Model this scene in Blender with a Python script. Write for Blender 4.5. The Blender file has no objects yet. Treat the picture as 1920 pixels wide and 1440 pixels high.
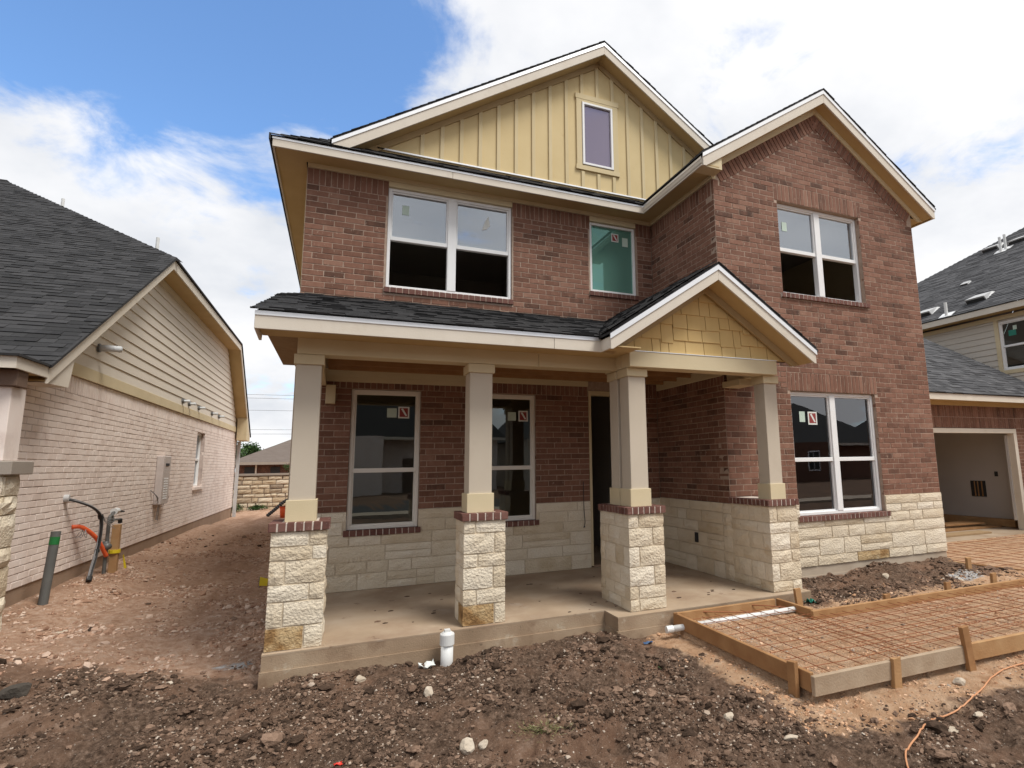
import bpy, math, random
import numpy as np
from mathutils import Matrix, Vector
random.seed(11)
rng = np.random.default_rng(11)
sc = bpy.context.scene
col = sc.collection

# ------------------------------------------------------------------ camera
CAM = np.array([0.5639, -8.2867, 1.60])
PITCH, YAW, ROLL, FPX, U0, V0 = 0.148822, 0.41156, -0.017143, 1053.644, 1094.62, 711.02
_f = np.array([math.sin(YAW)*math.cos(PITCH), math.cos(YAW)*math.cos(PITCH), math.sin(PITCH)])
_r = np.array([math.cos(YAW), -math.sin(YAW), 0.0]); _u = np.cross(_r, _f)
RGT = math.cos(ROLL)*_r + math.sin(ROLL)*_u
UPV = -math.sin(ROLL)*_r + math.cos(ROLL)*_u
FWD = _f
cd = bpy.data.cameras.new('camera'); cam = bpy.data.objects.new('camera', cd); col.objects.link(cam)
cd.sensor_width = 36.0; cd.sensor_fit = 'HORIZONTAL'; cd.lens = FPX/1920*36
cd.shift_x = (960-U0)/1920; cd.shift_y = (V0-720)/1920
cd.clip_start = 0.05; cd.clip_end = 2000
m = Matrix.Identity(4)
for i in range(3):
    m[i][0] = RGT[i]; m[i][1] = UPV[i]; m[i][2] = -FWD[i]; m[i][3] = CAM[i]
cam.matrix_world = m
sc.camera = cam

# ------------------------------------------------------------------ light
SUN_DIR = Vector((0.45, -0.60, 1.28)).normalized()      # towards the sun, behind thin cloud
SUN_EL = math.asin(SUN_DIR.z); SUN_AZ = math.atan2(SUN_DIR.x, SUN_DIR.y)
w = bpy.data.worlds.new('World'); sc.world = w; w.use_nodes = True
wt = w.node_tree; wn, wl = wt.nodes, wt.links
for n in list(wn): wn.remove(n)
def W(t, **k):
    n = wn.new(t)
    for a, b in k.items(): setattr(n, a, b)
    return n
def wmath(op, a, b=None, clamp=False):
    n = W('ShaderNodeMath', operation=op, use_clamp=clamp)
    for i, x in enumerate((a, b)):
        if x is None: continue
        if isinstance(x, (int, float)): n.inputs[i].default_value = x
        else: wl.new(x, n.inputs[i])
    return n.outputs[0]
out = W('ShaderNodeOutputWorld'); bg = W('ShaderNodeBackground'); bg.inputs[1].default_value = 0.092
sky = W('ShaderNodeTexSky', sky_type='NISHITA', sun_disc=False)
sky.sun_elevation = SUN_EL; sky.sun_rotation = SUN_AZ; sky.air_density = 1.0; sky.dust_density = 0.4; sky.ozone_density = 2.2
tc = W('ShaderNodeTexCoord'); sx = W('ShaderNodeSeparateXYZ'); wl.new(tc.outputs['Generated'], sx.inputs[0])
zz = wmath('ADD', wmath('MAXIMUM', sx.outputs[2], 0.0), 0.30)
cv = W('ShaderNodeCombineXYZ'); wl.new(wmath('DIVIDE', sx.outputs[0], zz), cv.inputs[0]); wl.new(wmath('DIVIDE', sx.outputs[1], zz), cv.inputs[1])
def wnoise(scale, detail, rough, off, dist=0.0):
    mp = W('ShaderNodeMapping'); wl.new(cv.outputs[0], mp.inputs[0]); mp.inputs['Location'].default_value = off
    n = W('ShaderNodeTexNoise'); wl.new(mp.outputs[0], n.inputs['Vector'])
    n.inputs['Scale'].default_value = scale; n.inputs['Detail'].default_value = detail; n.inputs['Roughness'].default_value = rough
    n.inputs['Distortion'].default_value = dist
    return n.outputs['Fac']
n1 = wnoise(2.1, 9, 0.58, (3.1, 1.7, 0.4), 0.25)
n2 = wnoise(5.5, 8, 0.6, (0.3, 7.7, 2.4), 0.5)
n3 = wnoise(1.6, 6, 0.55, (5.3, 2.2, 9.0))
dt = W('ShaderNodeVectorMath', operation='DOT_PRODUCT'); wl.new(tc.outputs['Generated'], dt.inputs[0]); dt.inputs[1].default_value = Vector((-0.20, 0.78, 0.62)).normalized()
gap = W('ShaderNodeMapRange'); gap.interpolation_type = 'SMOOTHSTEP'; wl.new(dt.outputs['Value'], gap.inputs[0])
gap.inputs[1].default_value = math.cos(math.radians(22)); gap.inputs[2].default_value = math.cos(math.radians(4)); gap.inputs[3].default_value = 0; gap.inputs[4].default_value = 1
cover = wmath('SUBTRACT', wmath('ADD', wmath('MULTIPLY', n1, 0.62), wmath('MULTIPLY', n2, 0.38)), wmath('MULTIPLY', gap.outputs[0], 0.225))
cm = W('ShaderNodeMapRange'); cm.interpolation_type = 'SMOOTHSTEP'; wl.new(cover, cm.inputs[0])
cm.inputs[1].default_value = 0.315; cm.inputs[2].default_value = 0.47; cm.inputs[3].default_value = 0.0; cm.inputs[4].default_value = 1.0
cr = W('ShaderNodeValToRGB'); wl.new(n3, cr.inputs[0])
cr.color_ramp.elements[0].position = 0.36; cr.color_ramp.elements[0].color = (5.7, 5.95, 6.4, 1)
cr.color_ramp.elements[1].position = 0.60; cr.color_ramp.elements[1].color = (8.0, 8.0, 8.1, 1)
sk = W('ShaderNodeMix', data_type='RGBA', blend_type='MULTIPLY'); sk.inputs['Factor'].default_value = 1.0
wl.new(sky.outputs[0], sk.inputs['A']); sk.inputs['B'].default_value = (1.45, 1.75, 1.98, 1)
mx = W('ShaderNodeMix', data_type='RGBA'); wl.new(cm.outputs[0], mx.inputs['Factor']); wl.new(sk.outputs['Result'], mx.inputs['A']); wl.new(cr.outputs[0], mx.inputs['B'])
wl.new(mx.outputs['Result'], bg.inputs[0]); wl.new(bg.outputs[0], out.inputs[0])
sl = bpy.data.lights.new('sun', 'SUN'); sl.energy = 2.7; sl.angle = math.radians(22); sl.color = (1.0, 0.965, 0.91)
so = bpy.data.objects.new('sun', sl); col.objects.link(so)
so.rotation_euler = SUN_DIR.to_track_quat('Z', 'Y').to_euler(); so.location = (8, -10, 20)
sc.view_settings.view_transform = 'Standard'; sc.view_settings.look = 'None'
sc.view_settings.exposure = 0.50; sc.view_settings.gamma = 1.0; sc.view_settings.use_curve_mapping = False
sc.cycles.max_bounces = 6; sc.cycles.transparent_max_bounces = 12

# ------------------------------------------------------------------ materials
def lin(c): return tuple(c[:3]) + (1.0,)
MATS = {}
def mk(name, cols, tint=0.6, nscale=6.0, rough=0.85, bscale=60.0, bstr=0.25, bdist=0.01, flecks=(), metallic=0.0, stretch=(1, 1, 1), detail=5, spec=0.3):
    mt = bpy.data.materials.new(name); mt.use_nodes = True; t = mt.node_tree; N, Lk = t.nodes, t.links
    b = N['Principled BSDF']; b.inputs['Roughness'].default_value = rough; b.inputs['Metallic'].default_value = metallic
    b.inputs['Specular IOR Level'].default_value = spec
    geo = N.new('ShaderNodeNewGeometry')
    mp = N.new('ShaderNodeMapping'); mp.inputs['Scale'].default_value = stretch; Lk.new(geo.outputs['Position'], mp.inputs[0])
    no = N.new('ShaderNodeTexNoise'); Lk.new(mp.outputs[0], no.inputs['Vector']); no.inputs['Scale'].default_value = nscale; no.inputs['Detail'].default_value = detail
    st = N.new('ShaderNodeMapRange'); Lk.new(no.outputs['Fac'], st.inputs[0]); st.inputs[1].default_value = 0.25; st.inputs[2].default_value = 0.75
    at = N.new('ShaderNodeAttribute'); at.attribute_name = 'tint'
    mx = N.new('ShaderNodeMix'); mx.data_type = 'FLOAT'; mx.inputs['Factor'].default_value = tint
    Lk.new(st.outputs[0], mx.inputs['A']); Lk.new(at.outputs['Fac'], mx.inputs['B'])
    rp = N.new('ShaderNodeValToRGB'); Lk.new(mx.outputs['Result'], rp.inputs[0])
    e = rp.color_ramp.elements
    while len(e) < len(cols): e.new(0.5)
    for i, c in enumerate(cols): e[i].position = i/max(1, len(cols)-1); e[i].color = lin(c)
    c = rp.outputs[0]
    for (fc, fs, lo, hi, amt) in flecks:
        f = N.new('ShaderNodeTexNoise'); Lk.new(mp.outputs[0], f.inputs['Vector']); f.inputs['Scale'].default_value = fs; f.inputs['Detail'].default_value = 6; f.inputs['Roughness'].default_value = 0.65
        r2 = N.new('ShaderNodeMapRange'); Lk.new(f.outputs['Fac'], r2.inputs[0]); r2.inputs[1].default_value = lo; r2.inputs[2].default_value = hi; r2.inputs[4].default_value = amt
        m2 = N.new('ShaderNodeMix'); m2.data_type = 'RGBA'; Lk.new(r2.outputs[0], m2.inputs['Factor']); Lk.new(c, m2.inputs['A']); m2.inputs['B'].default_value = lin(fc)
        c = m2.outputs['Result']
    Lk.new(c, b.inputs['Base Color'])
    if bstr > 0:
        bn = N.new('ShaderNodeTexNoise'); Lk.new(mp.outputs[0], bn.inputs['Vector']); bn.inputs['Scale'].default_value = bscale; bn.inputs['Detail'].default_value = 5
        bp = N.new('ShaderNodeBump'); bp.inputs['Strength'].default_value = bstr; bp.inputs['Distance'].default_value = bdist
        Lk.new(bn.outputs['Fac'], bp.inputs['Height']); Lk.new(bp.outputs[0], b.inputs['Normal'])
    MATS[name] = mt
    return mt
def glass(name, refl=(0.95, 0.96, 1.0), trans=(0.62, 0.68, 0.66), ior=1.9, film=None):
    mt = bpy.data.materials.new(name); mt.use_nodes = True; t = mt.node_tree; N, Lk = t.nodes, t.links
    for n in list(N): N.remove(n)
    o = N.new('ShaderNodeOutputMaterial'); a = N.new('ShaderNodeBsdfTransparent'); a.inputs[0].default_value = lin(trans)
    g = N.new('ShaderNodeBsdfGlossy'); g.inputs['Roughness'].default_value = 0.004; g.inputs[0].default_value = lin(refl)
    f = N.new('ShaderNodeFresnel'); f.inputs[0].default_value = ior
    geo = N.new('ShaderNodeNewGeometry'); no = N.new('ShaderNodeTexNoise'); no.inputs['Scale'].default_value = 1.3; Lk.new(geo.outputs['Position'], no.inputs['Vector'])
    bp = N.new('ShaderNodeBump'); bp.inputs['Strength'].default_value = 0.04; bp.inputs['Distance'].default_value = 0.02; Lk.new(no.outputs['Fac'], bp.inputs['Height']); Lk.new(bp.outputs[0], g.inputs['Normal'])
    mxs = N.new('ShaderNodeMixShader'); Lk.new(f.outputs[0], mxs.inputs[0]); Lk.new(a.outputs[0], mxs.inputs[1]); Lk.new(g.outputs[0], mxs.inputs[2]); sh_ = mxs.outputs[0]
    if film:      # protective film; its diffuse colour also stands in for reflection and interior light
        df_ = N.new('ShaderNodeBsdfDiffuse'); df_.inputs[0].default_value = lin(film[:3]); m3 = N.new('ShaderNodeMixShader'); m3.inputs[0].default_value = film[3]; Lk.new(sh_, m3.inputs[1]); Lk.new(df_.outputs[0], m3.inputs[2]); sh_ = m3.outputs[0]
    Lk.new(sh_, o.inputs[0])
    MATS[name] = mt; return mt
mk('brick', [(0.055, 0.031, 0.022), (0.155, 0.073, 0.047), (0.218, 0.107, 0.071), (0.285, 0.164, 0.114)], tint=0.70, nscale=9, bscale=110, bstr=0.5, bdist=0.004, stretch=(1.7, 1.7, 0.75),
   flecks=[((0.34, 0.225, 0.16), 5, 0.57, 0.74, 0.4), ((0.47, 0.36, 0.28), 19, 0.615, 0.70, 0.8), ((0.075, 0.043, 0.035), 15, 0.63, 0.75, 0.55)])
mk('mortar', [(0.30, 0.215, 0.16), (0.43, 0.325, 0.255)], tint=0, nscale=20, bscale=200, bstr=0.4, bdist=0.003)
mk('cap_brick', [(0.080, 0.034, 0.027), (0.145, 0.064, 0.049), (0.185, 0.095, 0.075)], tint=0.6, nscale=25, bscale=150, bstr=0.4, bdist=0.003, flecks=[((0.45, 0.36, 0.32), 45, 0.62, 0.72, 0.6)])
mk('cap_mortar', [(0.55, 0.47, 0.40), (0.66, 0.58, 0.50)], tint=0, nscale=20)
mk('limestone', [(0.48, 0.375, 0.24), (0.62, 0.525, 0.385), (0.69, 0.605, 0.47), (0.73, 0.665, 0.55)], tint=0.6, nscale=4, bscale=42, bstr=0.9, bdist=0.018, detail=8,
   flecks=[((0.50, 0.34, 0.16), 3.2, 0.62, 0.76, 0.55), ((0.80, 0.76, 0.68), 30, 0.60, 0.75, 0.5)])
mk('rusty_limestone', [(0.12, 0.06, 0.022), (0.30, 0.175, 0.07), (0.48, 0.35, 0.19), (0.62, 0.52, 0.37)], tint=0.12, nscale=6, bscale=45, bstr=0.9, bdist=0.02, detail=8)
mk('stone_mortar', [(0.52, 0.435, 0.32), (0.62, 0.53, 0.40)], tint=0, nscale=15, bscale=120, bstr=0.3)
mk('pale_brick', [(0.60, 0.49, 0.43), (0.755, 0.65, 0.585), (0.80, 0.715, 0.655)], tint=0.35, nscale=3, bscale=90, bstr=0.4, bdist=0.004, flecks=[((0.40, 0.28, 0.24), 1.8, 0.60, 0.80, 0.5)])
mk('pale_mortar', [(0.36, 0.28, 0.245), (0.58, 0.48, 0.43)], tint=0, nscale=9, bscale=150, bstr=0.3)
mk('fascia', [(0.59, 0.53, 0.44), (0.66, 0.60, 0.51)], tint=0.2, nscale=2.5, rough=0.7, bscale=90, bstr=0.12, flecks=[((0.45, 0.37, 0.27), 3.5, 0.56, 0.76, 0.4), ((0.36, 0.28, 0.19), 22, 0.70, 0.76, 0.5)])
mk('column_paint', [(0.50, 0.43, 0.335), (0.55, 0.48, 0.385)], tint=0.2, nscale=2, rough=0.75, bscale=120, bstr=0.1, flecks=[((0.38, 0.31, 0.23), 2.6, 0.56, 0.76, 0.3), ((0.30, 0.24, 0.18), 25, 0.71, 0.76, 0.6)])
mk('cream_trim', [(0.56, 0.465, 0.29), (0.63, 0.535, 0.355)], tint=0.3, nscale=3, rough=0.75, bscale=90, bstr=0.15, flecks=[((0.45, 0.32, 0.17), 6, 0.66, 0.8, 0.35)])
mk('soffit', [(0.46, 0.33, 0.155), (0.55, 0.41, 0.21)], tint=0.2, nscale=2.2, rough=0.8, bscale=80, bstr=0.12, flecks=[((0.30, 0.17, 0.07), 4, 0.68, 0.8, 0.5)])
mk('yellow_siding', [(0.56, 0.43, 0.215), (0.64, 0.51, 0.28)], tint=0.25, nscale=1.6, rough=0.75, bscale=70, bstr=0.15, flecks=[((0.42, 0.29, 0.13), 4, 0.60, 0.76, 0.35), ((0.34, 0.21, 0.08), 16, 0.70, 0.76, 0.55)])
mk('batten', [(0.55, 0.445, 0.25), (0.61, 0.505, 0.31)], tint=0.4, nscale=3, rough=0.75, bscale=80, bstr=0.15, flecks=[((0.45, 0.33, 0.18), 5, 0.66, 0.8, 0.4)])
mk('rake_trim', [(0.36, 0.26, 0.13), (0.45, 0.34, 0.19)], tint=0.3, nscale=3, rough=0.8, bscale=80, bstr=0.15, flecks=[((0.30, 0.18, 0.08), 6, 0.62, 0.78, 0.5)])
mk('shake', [(0.56, 0.385, 0.155), (0.62, 0.44, 0.19), (0.65, 0.47, 0.215)], tint=0.5, nscale=3, rough=0.8, bscale=60, bstr=0.06, stretch=(3, 3, 0.6))
mk('white_vinyl', [(0.74, 0.74, 0.73), (0.80, 0.80, 0.79)], tint=0.2, nscale=3, rough=0.45, bstr=0)
mk('almond_vinyl', [(0.70, 0.66, 0.59), (0.76, 0.72, 0.65)], tint=0.2, nscale=3, rough=0.45, bstr=0)
mk('drip_metal', [(0.80, 0.80, 0.79), (0.87, 0.87, 0.87)], tint=0.2, nscale=5, rough=0.32, bstr=0, metallic=0.5)
mk('shingle', [(0.015, 0.0147, 0.015), (0.029, 0.0285, 0.029), (0.048, 0.047, 0.048)], tint=0.75, nscale=30, rough=0.95, bscale=260, bstr=0.5, bdist=0.004)
mk('grey_shingle', [(0.030, 0.030, 0.032), (0.060, 0.060, 0.063), (0.098, 0.097, 0.10)], tint=0.8, nscale=30, rough=0.95, bscale=260, bstr=0.5, bdist=0.004)
mk('brown_roof', [(0.115, 0.09, 0.075), (0.165, 0.135, 0.115)], tint=0.3, nscale=3, rough=0.95, bscale=12, bstr=0.4, bdist=0.02, stretch=(1, 1, 6))
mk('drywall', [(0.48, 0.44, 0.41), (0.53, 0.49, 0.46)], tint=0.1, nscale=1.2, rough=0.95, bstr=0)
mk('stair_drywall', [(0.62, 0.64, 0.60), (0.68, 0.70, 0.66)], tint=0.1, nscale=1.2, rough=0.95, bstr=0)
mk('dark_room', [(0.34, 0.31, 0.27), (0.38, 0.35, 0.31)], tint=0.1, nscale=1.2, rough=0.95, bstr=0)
mk('concrete', [(0.285, 0.205, 0.135), (0.36, 0.27, 0.185), (0.43, 0.34, 0.25)], tint=0.1, nscale=1.7, rough=0.85, bscale=90, bstr=0.25, bdist=0.006, detail=8,
   flecks=[((0.24, 0.155, 0.10), 1.1, 0.50, 0.66, 0.6), ((0.13, 0.065, 0.035), 4.5, 0.63, 0.69, 0.7), ((0.17, 0.10, 0.06), 14, 0.66, 0.72, 0.6), ((0.50, 0.44, 0.36), 2.2, 0.60, 0.75, 0.5)])
mk('slab_edge', [(0.21, 0.143, 0.088), (0.31, 0.222, 0.146), (0.40, 0.31, 0.215)], tint=0.1, nscale=2.4, rough=0.9, bscale=70, bstr=0.35, bdist=0.01, detail=8,
   flecks=[((0.46, 0.40, 0.31), 6, 0.60, 0.70, 0.6), ((0.15, 0.085, 0.05), 2.2, 0.54, 0.68, 0.65), ((0.12, 0.09, 0.06), 20, 0.64, 0.70, 0.6)])
mk('footing', [(0.25, 0.165, 0.11), (0.33, 0.235, 0.165)], tint=0.1, nscale=3, rough=0.9, bscale=60, bstr=0.35, bdist=0.01)
mk('grey_concrete', [(0.37, 0.295, 0.22), (0.47, 0.395, 0.305)], tint=0.1, nscale=2.5, rough=0.9, bscale=70, bstr=0.35, bdist=0.01, flecks=[((0.24, 0.18, 0.13), 4, 0.6, 0.75, 0.5)])
mk('lumber', [(0.24, 0.115, 0.045), (0.34, 0.185, 0.08), (0.44, 0.275, 0.135)], tint=0.45, nscale=5, rough=0.85, bscale=60, bstr=0.3, flecks=[((0.16, 0.08, 0.04), 9, 0.64, 0.74, 0.6)])
mk('weathered_lumber', [(0.30, 0.215, 0.14), (0.43, 0.34, 0.245)], tint=0.2, nscale=6, rough=0.9, bscale=60, bstr=0.35, flecks=[((0.24, 0.17, 0.11), 8, 0.64, 0.74, 0.6)])
mk('rebar', [(0.22, 0.08, 0.035), (0.33, 0.135, 0.062)], tint=0.3, nscale=15, rough=0.9, bscale=200, bstr=0.3)
mk('pvc', [(0.60, 0.60, 0.58), (0.68, 0.68, 0.66)], tint=0.2, nscale=5, rough=0.4, bstr=0, flecks=[((0.45, 0.40, 0.33), 12, 0.62, 0.75, 0.45)])
mk('grey_pvc', [(0.085, 0.085, 0.08), (0.12, 0.12, 0.112)], tint=0.2, nscale=5, rough=0.55, bstr=0, flecks=[((0.22, 0.18, 0.14), 9, 0.62, 0.75, 0.4)])
mk('green_paint', [(0.015, 0.12, 0.03), (0.02, 0.17, 0.045)], tint=0.2, rough=0.5, bstr=0)
mk('orange_plastic', [(0.70, 0.10, 0.03), (0.78, 0.14, 0.045)], tint=0.2, rough=0.4, bstr=0)
mk('wire_grey', [(0.16, 0.15, 0.15), (0.30, 0.29, 0.285)], tint=0.7, rough=0.5, bstr=0)
mk('black_rubber', [(0.018, 0.018, 0.018), (0.032, 0.031, 0.03)], tint=0.3, rough=0.5, bstr=0)
mk('pipe_metal', [(0.10, 0.10, 0.10), (0.18, 0.175, 0.165)], tint=0.4, rough=0.5, bstr=0.2, metallic=0.3)
mk('box_grey', [(0.42, 0.42, 0.42), (0.48, 0.48, 0.475)], tint=0.2, rough=0.5, bstr=0)
mk('box_beige', [(0.46, 0.40, 0.37), (0.52, 0.46, 0.425)], tint=0.2, rough=0.55, bstr=0)
mk('slot_white', [(0.75, 0.75, 0.74), (0.8, 0.8, 0.8)], tint=0.2, rough=0.6, bstr=0)
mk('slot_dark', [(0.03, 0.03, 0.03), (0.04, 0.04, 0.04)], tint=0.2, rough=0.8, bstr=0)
mk('yellow_plastic', [(0.62, 0.47, 0.02), (0.72, 0.56, 0.03)], tint=0.2, rough=0.5, bstr=0)
mk('red_print', [(0.24, 0.042, 0.038), (0.28, 0.05, 0.045)], tint=0.2, rough=0.5, bstr=0)
mk('paper', [(0.62, 0.64, 0.60), (0.70, 0.71, 0.67)], tint=0.2, rough=0.7, bstr=0)
mk('paper_green', [(0.45, 0.55, 0.47), (0.50, 0.60, 0.52)], tint=0.2, rough=0.7, bstr=0)
mk('cord', [(0.46, 0.21, 0.10), (0.54, 0.27, 0.14)], tint=0.1, rough=0.5, bstr=0)
mk('lap_siding', [(0.60, 0.54, 0.455), (0.65, 0.59, 0.505)], tint=0.4, nscale=2, rough=0.7, bscale=90, bstr=0.1)
mk('grey_siding', [(0.50, 0.455, 0.39), (0.56, 0.515, 0.445)], tint=0.4, nscale=2, rough=0.7, bscale=90, bstr=0.1)
mk('brown_trim', [(0.13, 0.085, 0.06), (0.17, 0.11, 0.08)], tint=0.3, rough=0.7, bscale=60, bstr=0.2)
mk('taupe_trim', [(0.27, 0.23, 0.19), (0.32, 0.275, 0.23)], tint=0.3, rough=0.75, bscale=60, bstr=0.2)
mk('dark_clod', [(0.027, 0.017, 0.011), (0.074, 0.047, 0.032), (0.14, 0.09, 0.062), (0.28, 0.185, 0.13)], tint=0.8, nscale=20, rough=1.0, bscale=120, bstr=0.6, bdist=0.01, spec=0.15)
mk('pebble', [(0.14, 0.092, 0.065), (0.30, 0.22, 0.16), (0.54, 0.47, 0.39)], tint=0.85, nscale=20, rough=0.95, bscale=120, bstr=0.4, bdist=0.006, spec=0.2)
mk('orange_clod', [(0.36, 0.19, 0.105), (0.49, 0.295, 0.175), (0.60, 0.42, 0.29)], tint=0.8, nscale=20, rough=1.0, bscale=120, bstr=0.5, bdist=0.008, spec=0.15)
mk('rubble_clod', [(0.20, 0.11, 0.07), (0.40, 0.25, 0.17), (0.58, 0.46, 0.37)], tint=0.85, nscale=20, rough=1.0, bscale=120, bstr=0.5, bdist=0.008, spec=0.15)
mk('white_rock', [(0.36, 0.29, 0.21), (0.56, 0.49, 0.40)], tint=0.3, nscale=9, rough=0.95, bscale=50, bstr=0.6, bdist=0.01, flecks=[((0.30, 0.19, 0.10), 7, 0.60, 0.72, 0.6)])
mk('dark_rock', [(0.035, 0.03, 0.025), (0.07, 0.058, 0.046)], tint=0.3, nscale=9, rough=0.95, bscale=50, bstr=0.7, bdist=0.015)
mk('leaf', [(0.018, 0.045, 0.010), (0.035, 0.08, 0.018), (0.06, 0.115, 0.028)], tint=0.9, rough=0.7, bstr=0)
mk('pale_grass', [(0.10, 0.12, 0.035), (0.22, 0.23, 0.09), (0.36, 0.33, 0.17)], tint=0.9, rough=0.8, bstr=0)
mk('bark', [(0.05, 0.035, 0.025), (0.09, 0.065, 0.045)], tint=0.3, rough=0.95, bscale=30, bstr=0.5)
mk('wall_stone', [(0.20, 0.16, 0.13), (0.46, 0.36, 0.24), (0.58, 0.49, 0.36), (0.64, 0.56, 0.44)], tint=0.85, nscale=5, rough=0.95, bscale=40, bstr=0.7, bdist=0.02)
mk('wall_joint', [(0.17, 0.13, 0.10), (0.25, 0.19, 0.15)], tint=0, nscale=9, rough=0.95)
mk('asphalt', [(0.045, 0.045, 0.045), (0.065, 0.063, 0.06)], tint=0, nscale=5, rough=0.95, bscale=150, bstr=0.4)
mk('osb', [(0.26, 0.165, 0.085), (0.36, 0.25, 0.14)], tint=0.4, nscale=12, rough=0.9, bscale=60, bstr=0.2)
mk('plastic_sheet', [(0.50, 0.52, 0.53), (0.62, 0.64, 0.65)], tint=0.3, nscale=6, rough=0.35, bscale=20, bstr=0.5, bdist=0.02)
mk('green_scrap', [(0.20, 0.40, 0.12), (0.30, 0.50, 0.2)], tint=0.3, rough=0.5, bstr=0)
mk('blue_scrap', [(0.02, 0.06, 0.14), (0.03, 0.09, 0.2)], tint=0.3, rough=0.5, bstr=0)
mk('teal_scrap', [(0.02, 0.16, 0.12), (0.03, 0.24, 0.17)], tint=0.3, rough=0.5, bstr=0)
mk('red_scrap', [(0.55, 0.03, 0.02), (0.66, 0.05, 0.03)], tint=0.3, rough=0.5, bstr=0)
glass('glass', ior=2.2); glass('teal_glass', (0.42, 0.80, 0.68), (0.40, 0.62, 0.54), 3.0, (0.20, 0.42, 0.34, 0.45)); glass('mauve_glass', (0.66, 0.58, 0.72), (0.5, 0.45, 0.5), 3.9, (0.42, 0.36, 0.46, 0.2))
glass('sky_glass', (0.90, 0.95, 1.0), (0.6, 0.64, 0.64), 4.0, (0.55, 0.58, 0.62, 0.10)); glass('shade_glass', (0.85, 0.92, 0.90), (0.55, 0.62, 0.58), 2.1)
def ground_mat():
    mt = bpy.data.materials.new('soil'); mt.use_nodes = True; t = mt.node_tree; N, Lk = t.nodes, t.links; b = N['Principled BSDF']
    b.inputs['Roughness'].default_value = 1.0; b.inputs['Specular IOR Level'].default_value = 0.15
    geo = N.new('ShaderNodeNewGeometry')
    def noise(s, d=8, r=0.6):
        n = N.new('ShaderNodeTexNoise'); Lk.new(geo.outputs['Position'], n.inputs['Vector']); n.inputs['Scale'].default_value = s; n.inputs['Detail'].default_value = d; n.inputs['Roughness'].default_value = r; return n.outputs['Fac']
    def ramp(f, cols, ps):
        r = N.new('ShaderNodeValToRGB'); Lk.new(f, r.inputs[0]); e = r.color_ramp.elements
        while len(e) < len(cols): e.new(0.5)
        for i, (c, q) in enumerate(zip(cols, ps)): e[i].position = q; e[i].color = lin(c)
        return r.outputs[0]
    def mix(f, a, c):
        m2 = N.new('ShaderNodeMix'); m2.data_type = 'RGBA'; Lk.new(f, m2.inputs['Factor']); Lk.new(a, m2.inputs['A']); Lk.new(c, m2.inputs['B']); return m2.outputs['Result']
    def attr(n):
        a = N.new('ShaderNodeAttribute'); a.attribute_name = n; return a.outputs['Fac']
    def edge(mask, s, lo, hi):
        a = N.new('ShaderNodeMath'); a.operation = 'ADD'; Lk.new(mask, a.inputs[0]); s2 = N.new('ShaderNodeMath'); s2.operation = 'MULTIPLY_ADD'; Lk.new(s, s2.inputs[0]); s2.inputs[1].default_value = 1.0; s2.inputs[2].default_value = -0.5; Lk.new(s2.outputs[0], a.inputs[1])
        r = N.new('ShaderNodeMapRange'); Lk.new(a.outputs[0], r.inputs[0]); r.inputs[1].default_value = lo; r.inputs[2].default_value = hi; return r.outputs[0]
    dark = ramp(noise(24, 10, 0.75), [(0.037, 0.023, 0.015), (0.105, 0.066, 0.044), (0.19, 0.125, 0.087), (0.37, 0.26, 0.19)], [0.32, 0.46, 0.57, 0.70])
    dark = mix(ramp(noise(1.6, 7, 0.6), [(0, 0, 0), (0.85, 0.85, 0.85)], [0.46, 0.60]), dark, ramp(noise(8), [(0.16, 0.088, 0.055), (0.24, 0.145, 0.095), (0.38, 0.26, 0.19)], [0.32, 0.55, 0.72]))
    rub = ramp(noise(12, 10, 0.72), [(0.24, 0.13, 0.08), (0.43, 0.262, 0.172), (0.53, 0.36, 0.26), (0.64, 0.52, 0.43)], [0.30, 0.45, 0.57, 0.72])
    mpp = N.new('ShaderNodeMapping'); mpp.inputs['Scale'].default_value = (2.6, 0.55, 1); mpp.inputs['Rotation'].default_value = (0, 0, 0.12); Lk.new(geo.outputs['Position'], mpp.inputs[0]); sn = N.new('ShaderNodeTexNoise'); Lk.new(mpp.outputs[0], sn.inputs['Vector']); sn.inputs['Scale'].default_value = 1.0; sn.inputs['Detail'].default_value = 6
    rub = mix(ramp(sn.outputs['Fac'], [(0, 0, 0), (0.65, 0.65, 0.65)], [0.48, 0.60]), rub, ramp(noise(4), [(0.30, 0.17, 0.105), (0.45, 0.285, 0.19)], [0.35, 0.65]))
    org = ramp(noise(6), [(0.37, 0.20, 0.108), (0.50, 0.305, 0.18), (0.58, 0.385, 0.245), (0.64, 0.475, 0.34)], [0.25, 0.45, 0.6, 0.8])
    wht = ramp(noise(14), [(0.30, 0.28, 0.26), (0.58, 0.57, 0.56)], [0.3, 0.65])
    n4 = noise(3.5, 9, 0.65)
    c = mix(edge(attr('rubble'), n4, 0.4, 0.6), dark, rub)
    c = mix(edge(attr('orange'), n4, 0.42, 0.58), c, org)
    c = mix(edge(attr('white'), noise(9, 9, 0.7), 0.5, 0.62), c, wht)
    peb = ramp(noise(55, 4, 0.5), [(0, 0, 0), (1, 1, 1)], [0.64, 0.70])
    pc = ramp(noise(21), [(0.30, 0.22, 0.16), (0.60, 0.54, 0.46)], [0.4, 0.6])
    bw = N.new('ShaderNodeMath'); bw.operation = 'MULTIPLY'; Lk.new(peb, bw.inputs[0]); bw.inputs[1].default_value = 0.55
    c = mix(bw.outputs[0], c, pc)
    Lk.new(c, b.inputs['Base Color'])
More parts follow.
